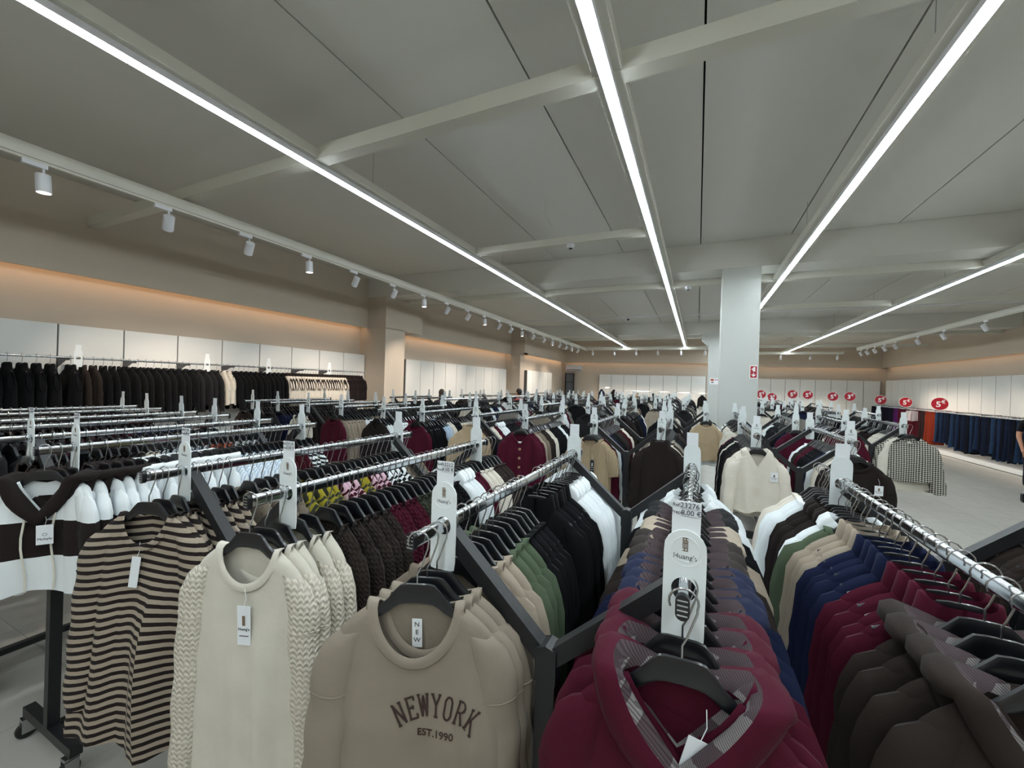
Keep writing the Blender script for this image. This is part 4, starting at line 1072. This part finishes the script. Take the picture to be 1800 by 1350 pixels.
ch = MB().box(-.16, .16, -.004, .004, -.052, -.044).box(-.15, -.13, -.007, .007, -.075, -.044).box(.13, .15, -.007, .007, -.075, -.044); ch = ch.mesh('clip_hanger', [M_white], False)
chh = HANG3[1].mesh('hook', [M_steel], False)
jean = ['0f1729', '121d33', '0c111e', '182844', '0f1726', '1f334f', '0d121c']
seq = []; y = 11.6; i = 0
while y < 23.2:
    if y < 17.9: c, d = jean[i % 7], 'dark blue'
    elif y < 18.5: c, d = '7a2c1a', 'rust red'
    elif y < 18.9: c, d = '2a1c1c', 'blackish brown'
    elif y < 20.6: c, d = '44101c', 'wine red'
    elif y < 21.0: c, d = '4a1a52', 'purple'
    else: c, d = '1c1826', 'dark violet'
    tm, wm = TM[i % 3]; m = fabric(c, 'denim' if y < 17.9 else 'plain')
    b = put('jeans' if y < 17.9 else 'trousers', tm, None, (xt, y, zt), (0, 0, rnd.uniform(-.12, .12)), label='%s %s, %s from the near end of the right wall rail' % (d, 'jeans' if y < 17.9 else 'trousers', ordw(i)), cat='trousers', group='trousers on the right wall rail', mats=[m])
    b.scale = (1, 1, rnd.uniform(.86, 1.03))
    put('waistband', wm, b, mats=[m])
    h = put('clip_hanger', ch, None, (xt, y, zt), label='white clip hanger of the %s trousers from the near end' % ordw(i), cat='hanger', group='white clip hangers on the right wall'); put('hook', chh, h, (0, 0, 0))
    y += .13 * rnd.uniform(.88, 1.12); i += 1
for k, (y, c) in enumerate(((19.0, 'pink'), (19.25, 'grey'))):
    put('shorts', MB().grid(sheet(gspec(sh=.15, nk=.14, zn=0, zs=-.0, df=0, db=0, wc=.17, wh=.2, L=.34), -1, 10, 5, np.random.default_rng(k)), 0, flip=True).grid(sheet(gspec(sh=.15, nk=.14, zn=0, zs=0, df=0, db=0, wc=.17, wh=.2, L=.34), 1, 10, 5, np.random.default_rng(k)), 0).mesh('shorts', [fabric(C[c], 'gingham', C['white'])]),
        None, (xt - .28, y, zt - .08), (0, 0, .3), label='%s checked shorts hung before the wine red trousers' % CNAME[c], cat='shorts')
    put('shorts_hook', MB().tube([(0, 0, 0), (.02, 0, .06), (.2, 0, .085)], .004, 5).mesh('shorts_hook', [M_steel]), bpy.context.scene.objects[-1] if False else None, (xt - .28, y, zt - .08), (0, 0, .3), label='%s steel hook arm holding checked shorts' % ('first' if k == 0 else 'second'), cat='hook')

# ------------------------------------------------------------------ red price discs
def price_sign(x, y, z, r_, digit, label, zb):
    s = put('price_sign', MB().lathe([(r_ * 1.06, .003), (r_ * 1.06, -.003)], 28, axis='y').mesh('price_sign', [M_signwhite], False), None, (x, y, z), (0, 0, -.15), label=label, cat='price sign', group='round red price signs')
    put('red_face', MB().lathe([(r_, -.003), (r_, -.005)], 28, axis='y').mesh('red_face', [M_red], False), s)
    put('digit', text_mesh(digit, r_ * 1.25, M_signwhite, .001, .006), s, (-r_ * .15, -.0065, -r_ * .12))
    put('euro_mark', text_mesh('€', r_ * .75, M_signwhite, .001, .004), s, (r_ * .42, -.0065, r_ * .32))
    put('stem', MB().box(-.006, .006, .004, .008, zb - z, -r_ * .8).mesh('stem', [M_white], False), s)
def ray_xy(px, dist):
    # heading measured on the photograph for objects standing at a known distance
    return px
for k, (x, y, z, rr, d) in enumerate(((2.16, 17.5, 1.75, .15, '5'), (2.318, 16.2, 1.675, .135, '3'), (3.149, 17.6, 1.787, .15, '5'), (3.65, 17.8, 1.783, .15, '5'), (4.163, 16.9, 1.758, .145, '5'), (4.648, 17.0, 1.777, .145, '3'))):
    price_sign(x, y, z, rr, d, '%s round red price sign from the column, reading %s euro' % (ordw(k), {'5': 'five', '3': 'three'}[d]), 0)
price_sign(5.127, 16.0, 1.709, .135, '5', 'lowest red price sign before the back corner reading five euro', 0)
price_sign(7.2, 20.16, 1.611, .18, '5', 'farther red five euro sign on the trouser wall', 1.40)
price_sign(7.2, 17.8, 1.63, .20, '5', 'nearer and largest red five euro sign on trouser wall', 1.40)

# ------------------------------------------------------------------ signs on the columns, door, air unit
s = put('fire_sign', MB().box(-.052, .052, -.006, 0, -.10, .10).mesh('fire_sign', [M_signwhite], False), None, (.762, 7.049, 2.16), label='red fire equipment sign with down arrow on column', cat='sign')
put('red_field', MB().box(-.042, .042, -.0075, -.006, -.088, .088).mesh('red_field', [M_red], False), s)
put('extinguisher_symbol', MB().box(-.010, .022, -.009, -.0075, .006, .066).box(-.026, -.010, -.009, -.0075, .030, .05).box(-.002, .014, -.009, -.0075, .066, .076).box(.012, .026, -.009, -.0075, .072, .078).mesh('extinguisher_symbol', [M_signwhite], False), s)
put('arrow_symbol', MB().prism([(-.007, -.018), (-.007, -.045), (-.026, -.034), (-.026, -.048), (0, -.075), (.026, -.048), (.026, -.034), (.007, -.045), (.007, -.018)], -.009, -.0075).mesh('arrow_symbol', [M_signwhite], False), s)
s = put('notice_board', MB().box(-.15, .15, -.008, 0, -.105, .105).mesh('notice_board', [M_signwhite], False), None, (.52, 15.119, 2.15), label='white notice with orange picture on farther column', cat='sign')
put('orange_picture', MB().box(-.13, -.03, -.01, -.008, .01, .08).mesh('orange_picture', [solid('notice_orange', 'b4553a', .6)], False), s)
put('grey_picture', MB().box(-.11, -.04, -.01, -.008, -.06, -.02).mesh('grey_picture', [solid('notice_grey', '5a6266', .6)], False), s)
put('pink_band', MB().box(-.01, .13, -.01, -.008, .02, .08).mesh('pink_band', [solid('notice_pink', 'cdb7c6', .6)], False), s)
mb = MB()
for a in ((-6.99, -6.93), (-6.55, -6.49)): mb.box(a[0] + .65, a[1] + .65, 20.36, 20.42, 0, 2.5)
d = struct('door_1', mb.box(-6.34, -5.84, 20.36, 20.42, 2.44, 2.5).box(-6.34, -5.84, 20.36, 20.42, 2.0, 2.04).mesh('door_1', [solid('door_frame', '2b2d31', .5)], False), 'dark framed glass door in the far left corner')
put('pane', MB().box(-6.28, -5.9, 20.385, 20.395, 0, 2.44).mesh('pane', [solid('door_glass', '5d646a', .15)], False), d)
s = put('air_unit', MB().box(-.42, .42, -.22, 0, 0, .30).mesh('air_unit', [M_lampwhite], False), None, (-5.9, 20.63, 2.62), label='white air unit above the dark glass door', cat='air conditioner')
put('vent', MB().box(-.38, .38, -.222, -.22, .03, .07).mesh('vent', [M_upright], False), s)
# rails and a few garments on the back wall
for k, (x0, x1, z) in enumerate(((-4.56, -3.34, 1.80), (-3.2, .4, 1.68))):
    r = put('wall_rail', MB().tube([(x0, 20.15, z), (x1, 20.15, z)], .0125, 8).mesh('wall_rail', [M_chrome]), label='%s chrome rail on back wall %s' % (('short', 'left of longer one') if k == 0 else ('long', 'left of the column')), cat='rail')
    for x in np.arange(x0 + .01, x1, .614): put('bracket', MB().beam((x, 20.46, z), (x, 20.15, z), .012, .03).mesh('bracket', [M_upright], False), r)
for k, (x, z, c, kind) in enumerate(((-4.35, 1.8, 'navy', 'jacket'), (-3.75, 1.8, 'black', 'jacket'), (-2.6, 1.68, 'tan', 'sweater'), (-1.9, 1.68, 'black', 'vest'), (-1.2, 1.68, 'brown', 'jacket'), (.2, 1.68, 'black', 'jacket'))):
    G = gmesh(kind, 2, 0); m = gmat(c)
    hg = put('hanger', HANG1[0], None, (x, 20.15, z), (0, 0, PI / 2 + .9), label='black hanger of the %s back wall garment from the left' % ordw(k), cat='hanger'); put('hook', HANG1[1], hg)
    put(NAMES[kind], G['body'], None, (x, 20.15, z), (0, 0, PI / 2 + .9), label='%s %s hanging alone on the back wall rail' % (CNAME[c], NAMES[kind].replace('_', ' ')) + (', %s' % ('nearest the column' if k == 5 else 'far left' if k == 1 else 'midway') if c == 'black' else ''), cat=NAMES[kind].replace('_', ' '), mats=[m, m])

# ------------------------------------------------------------------ people
def person(x, y, rz, h, label, shirt, trouser, hair, hairlen, skin='c79a80', armdeg=8, bare=False):
    """one continuous skinned figure, standing, arms hanging; local +Y is the facing direction"""
    k = h / 1.75; J = []; E = []; Rr = []
    def j(p, r, par=None):
        J.append(tuple(c * k for c in p)); Rr.append((r[0] * k, r[1] * k) if isinstance(r, tuple) else (r * k, r * k)); i_ = len(J) - 1
        if par is not None: E.append((par, i_))
        return i_
    pel = j((0, 0, .95), (.155, .105)); waist = j((0, 0, 1.10), (.135, .095), pel); chest = j((0, .0, 1.28), (.165, .11), waist); ub = j((0, -.01, 1.42), (.12, .085), chest); neck = j((0, 0, 1.52), (.055, .058), ub); hb = j((0, .015, 1.58), .06, neck)
    for s in (-1, 1):
        hip = j((s * .095, 0, .88), .095, pel); kn = j((s * .105, .015, .50), .06, hip); an = j((s * .11, -.02, .10), .042, kn); toe = j((s * .125, .13, .04), (.04, .03), an)
        a = math.radians(armdeg)
        shd = j((s * .19, -.01, 1.40), .06, ub); el = j((s * (.20 + .28 * math.sin(a)), -.02, 1.11), .043, shd); wrj = j((s * (.205 + .4 * math.sin(a)), .09, .88), .028, el); hd = j((s * (.205 + .42 * math.sin(a)), .125, .80), (.03, .018), wrj)
        for fi, (dx, dy, L) in enumerate(((.02, .0, .085), (.007, .0, .095), (-.007, .0, .09), (-.02, 0, .075))):
            b = j((s * (.205 + .42 * math.sin(a)) + dx * .3, .125 + dx, .765), .010, hd); m_ = j((s * (.205 + .42 * math.sin(a)) + dx * .3 - s * .006, .13 + dx, .765 - L * .55), .009, b); j((s * (.205 + .42 * math.sin(a)) - s * .02, .125 + dx, .765 - L), .008, m_)
        tb = j((s * (.205 + .42 * math.sin(a)) - s * .005, .155, .79), .011, hd); j((s * (.205 + .42 * math.sin(a)) - s * .012, .175, .745), .009, tb)
    me = bpy.data.meshes.new('person'); me.from_pydata(J, E, [])
    o = put('person', me, None, (x, y, 0), (0, 0, rz), label=label, cat='person')
    sk = o.modifiers.new('skin', 'SKIN'); sk.use_smooth_shade = True
    for v, rr in zip(me.skin_vertices[0].data, Rr): v.radius = rr
    me.skin_vertices[0].data[0].use_root = True
    sb = o.modifiers.new('sub', 'SUBSURF'); sb.levels = 1; sb.render_levels = 2
    dg = bpy.context.evaluated_depsgraph_get(); m2 = bpy.data.meshes.new_from_object(o.evaluated_get(dg)); o.modifiers.clear(); o.data = m2
    mats = [solid('skin_' + skin, skin, .55), fabric(shirt), fabric(trouser), solid('shoe', '222222', .6)]
    m2.materials.clear()
    for m in mats: m2.materials.append(m)
    for p in m2.polygons:
        c = p.center / k; arm = abs(c.x) > .165 and c.z < 1.40 and c.z > .6 and abs(c.x) + .0 > .17 - (c.z < 1.2) * .0
        isarm = abs(c.x) > .172 and .6 < c.z < 1.36
        if c.z > 1.485: i_ = 0
        elif isarm and (c.z < .90 or (bare and c.z < 1.20)): i_ = 0
        elif c.z > .92 or isarm: i_ = 1
        elif c.z > .09: i_ = 2
        else: i_ = 3
        p.material_index = i_; p.use_smooth = True
    # head with features
    hd = MB(); hd.ball((0, .02, 1.655), (.073, .092, .112), 0, 20, 14)
    hd.prism([(-.012, 1.625), (.012, 1.625), (.006, 1.672), (-.006, 1.672)], .105, .128, 0)
    for s in (-1, 1):
        hd.ball((s * .075, .01, 1.65), (.012, .022, .034), 0, 8, 6)
        hd.ball((s * .030, .100, 1.668), (.012, .008, .007), 1, 8, 6)
    hd.ball((0, .104, 1.598), (.024, .010, .007), 2, 8, 6)
    V = MB(); V.join(hd, Matrix.Scale(k, 4)); put('head', V.mesh('head', [mats[0], solid('eye_dark', '2a2320', .3), solid('lip', 'a0605a', .5)]), o)
    hr = MB(); hr.ball((0, -.004, 1.675), (.083, .098, .108), 0, 20, 14)
    hr.ball((0, -.04, 1.675 - hairlen), (.075, .055, .09 + hairlen * .6), 0, 14, 9)
    V2 = MB(); V2.join(hr, Matrix.Scale(k, 4)); put('hair', V2.mesh('hair', [solid('hair_' + hair, hair, .6, var=.3, vscale=60)]), o)
    return o
person(-6.22, 9.0, .3, 1.64, 'brown-haired shopper seen from behind near the left panels', '3a3540', '24262c', '2e211b', .10)
person(-4.84, 11.0, 1.2, 1.70, 'dark-haired shopper with bent head among left racks', '9a4a50', '22242a', '1a1513', .0)
person(6.36, 12.1, 3.3, 1.74, 'shopper in black T-shirt at right edge beside the jeans', '101114', '1a1c22', '1c1714', .0, bare=True, skin='b98468')
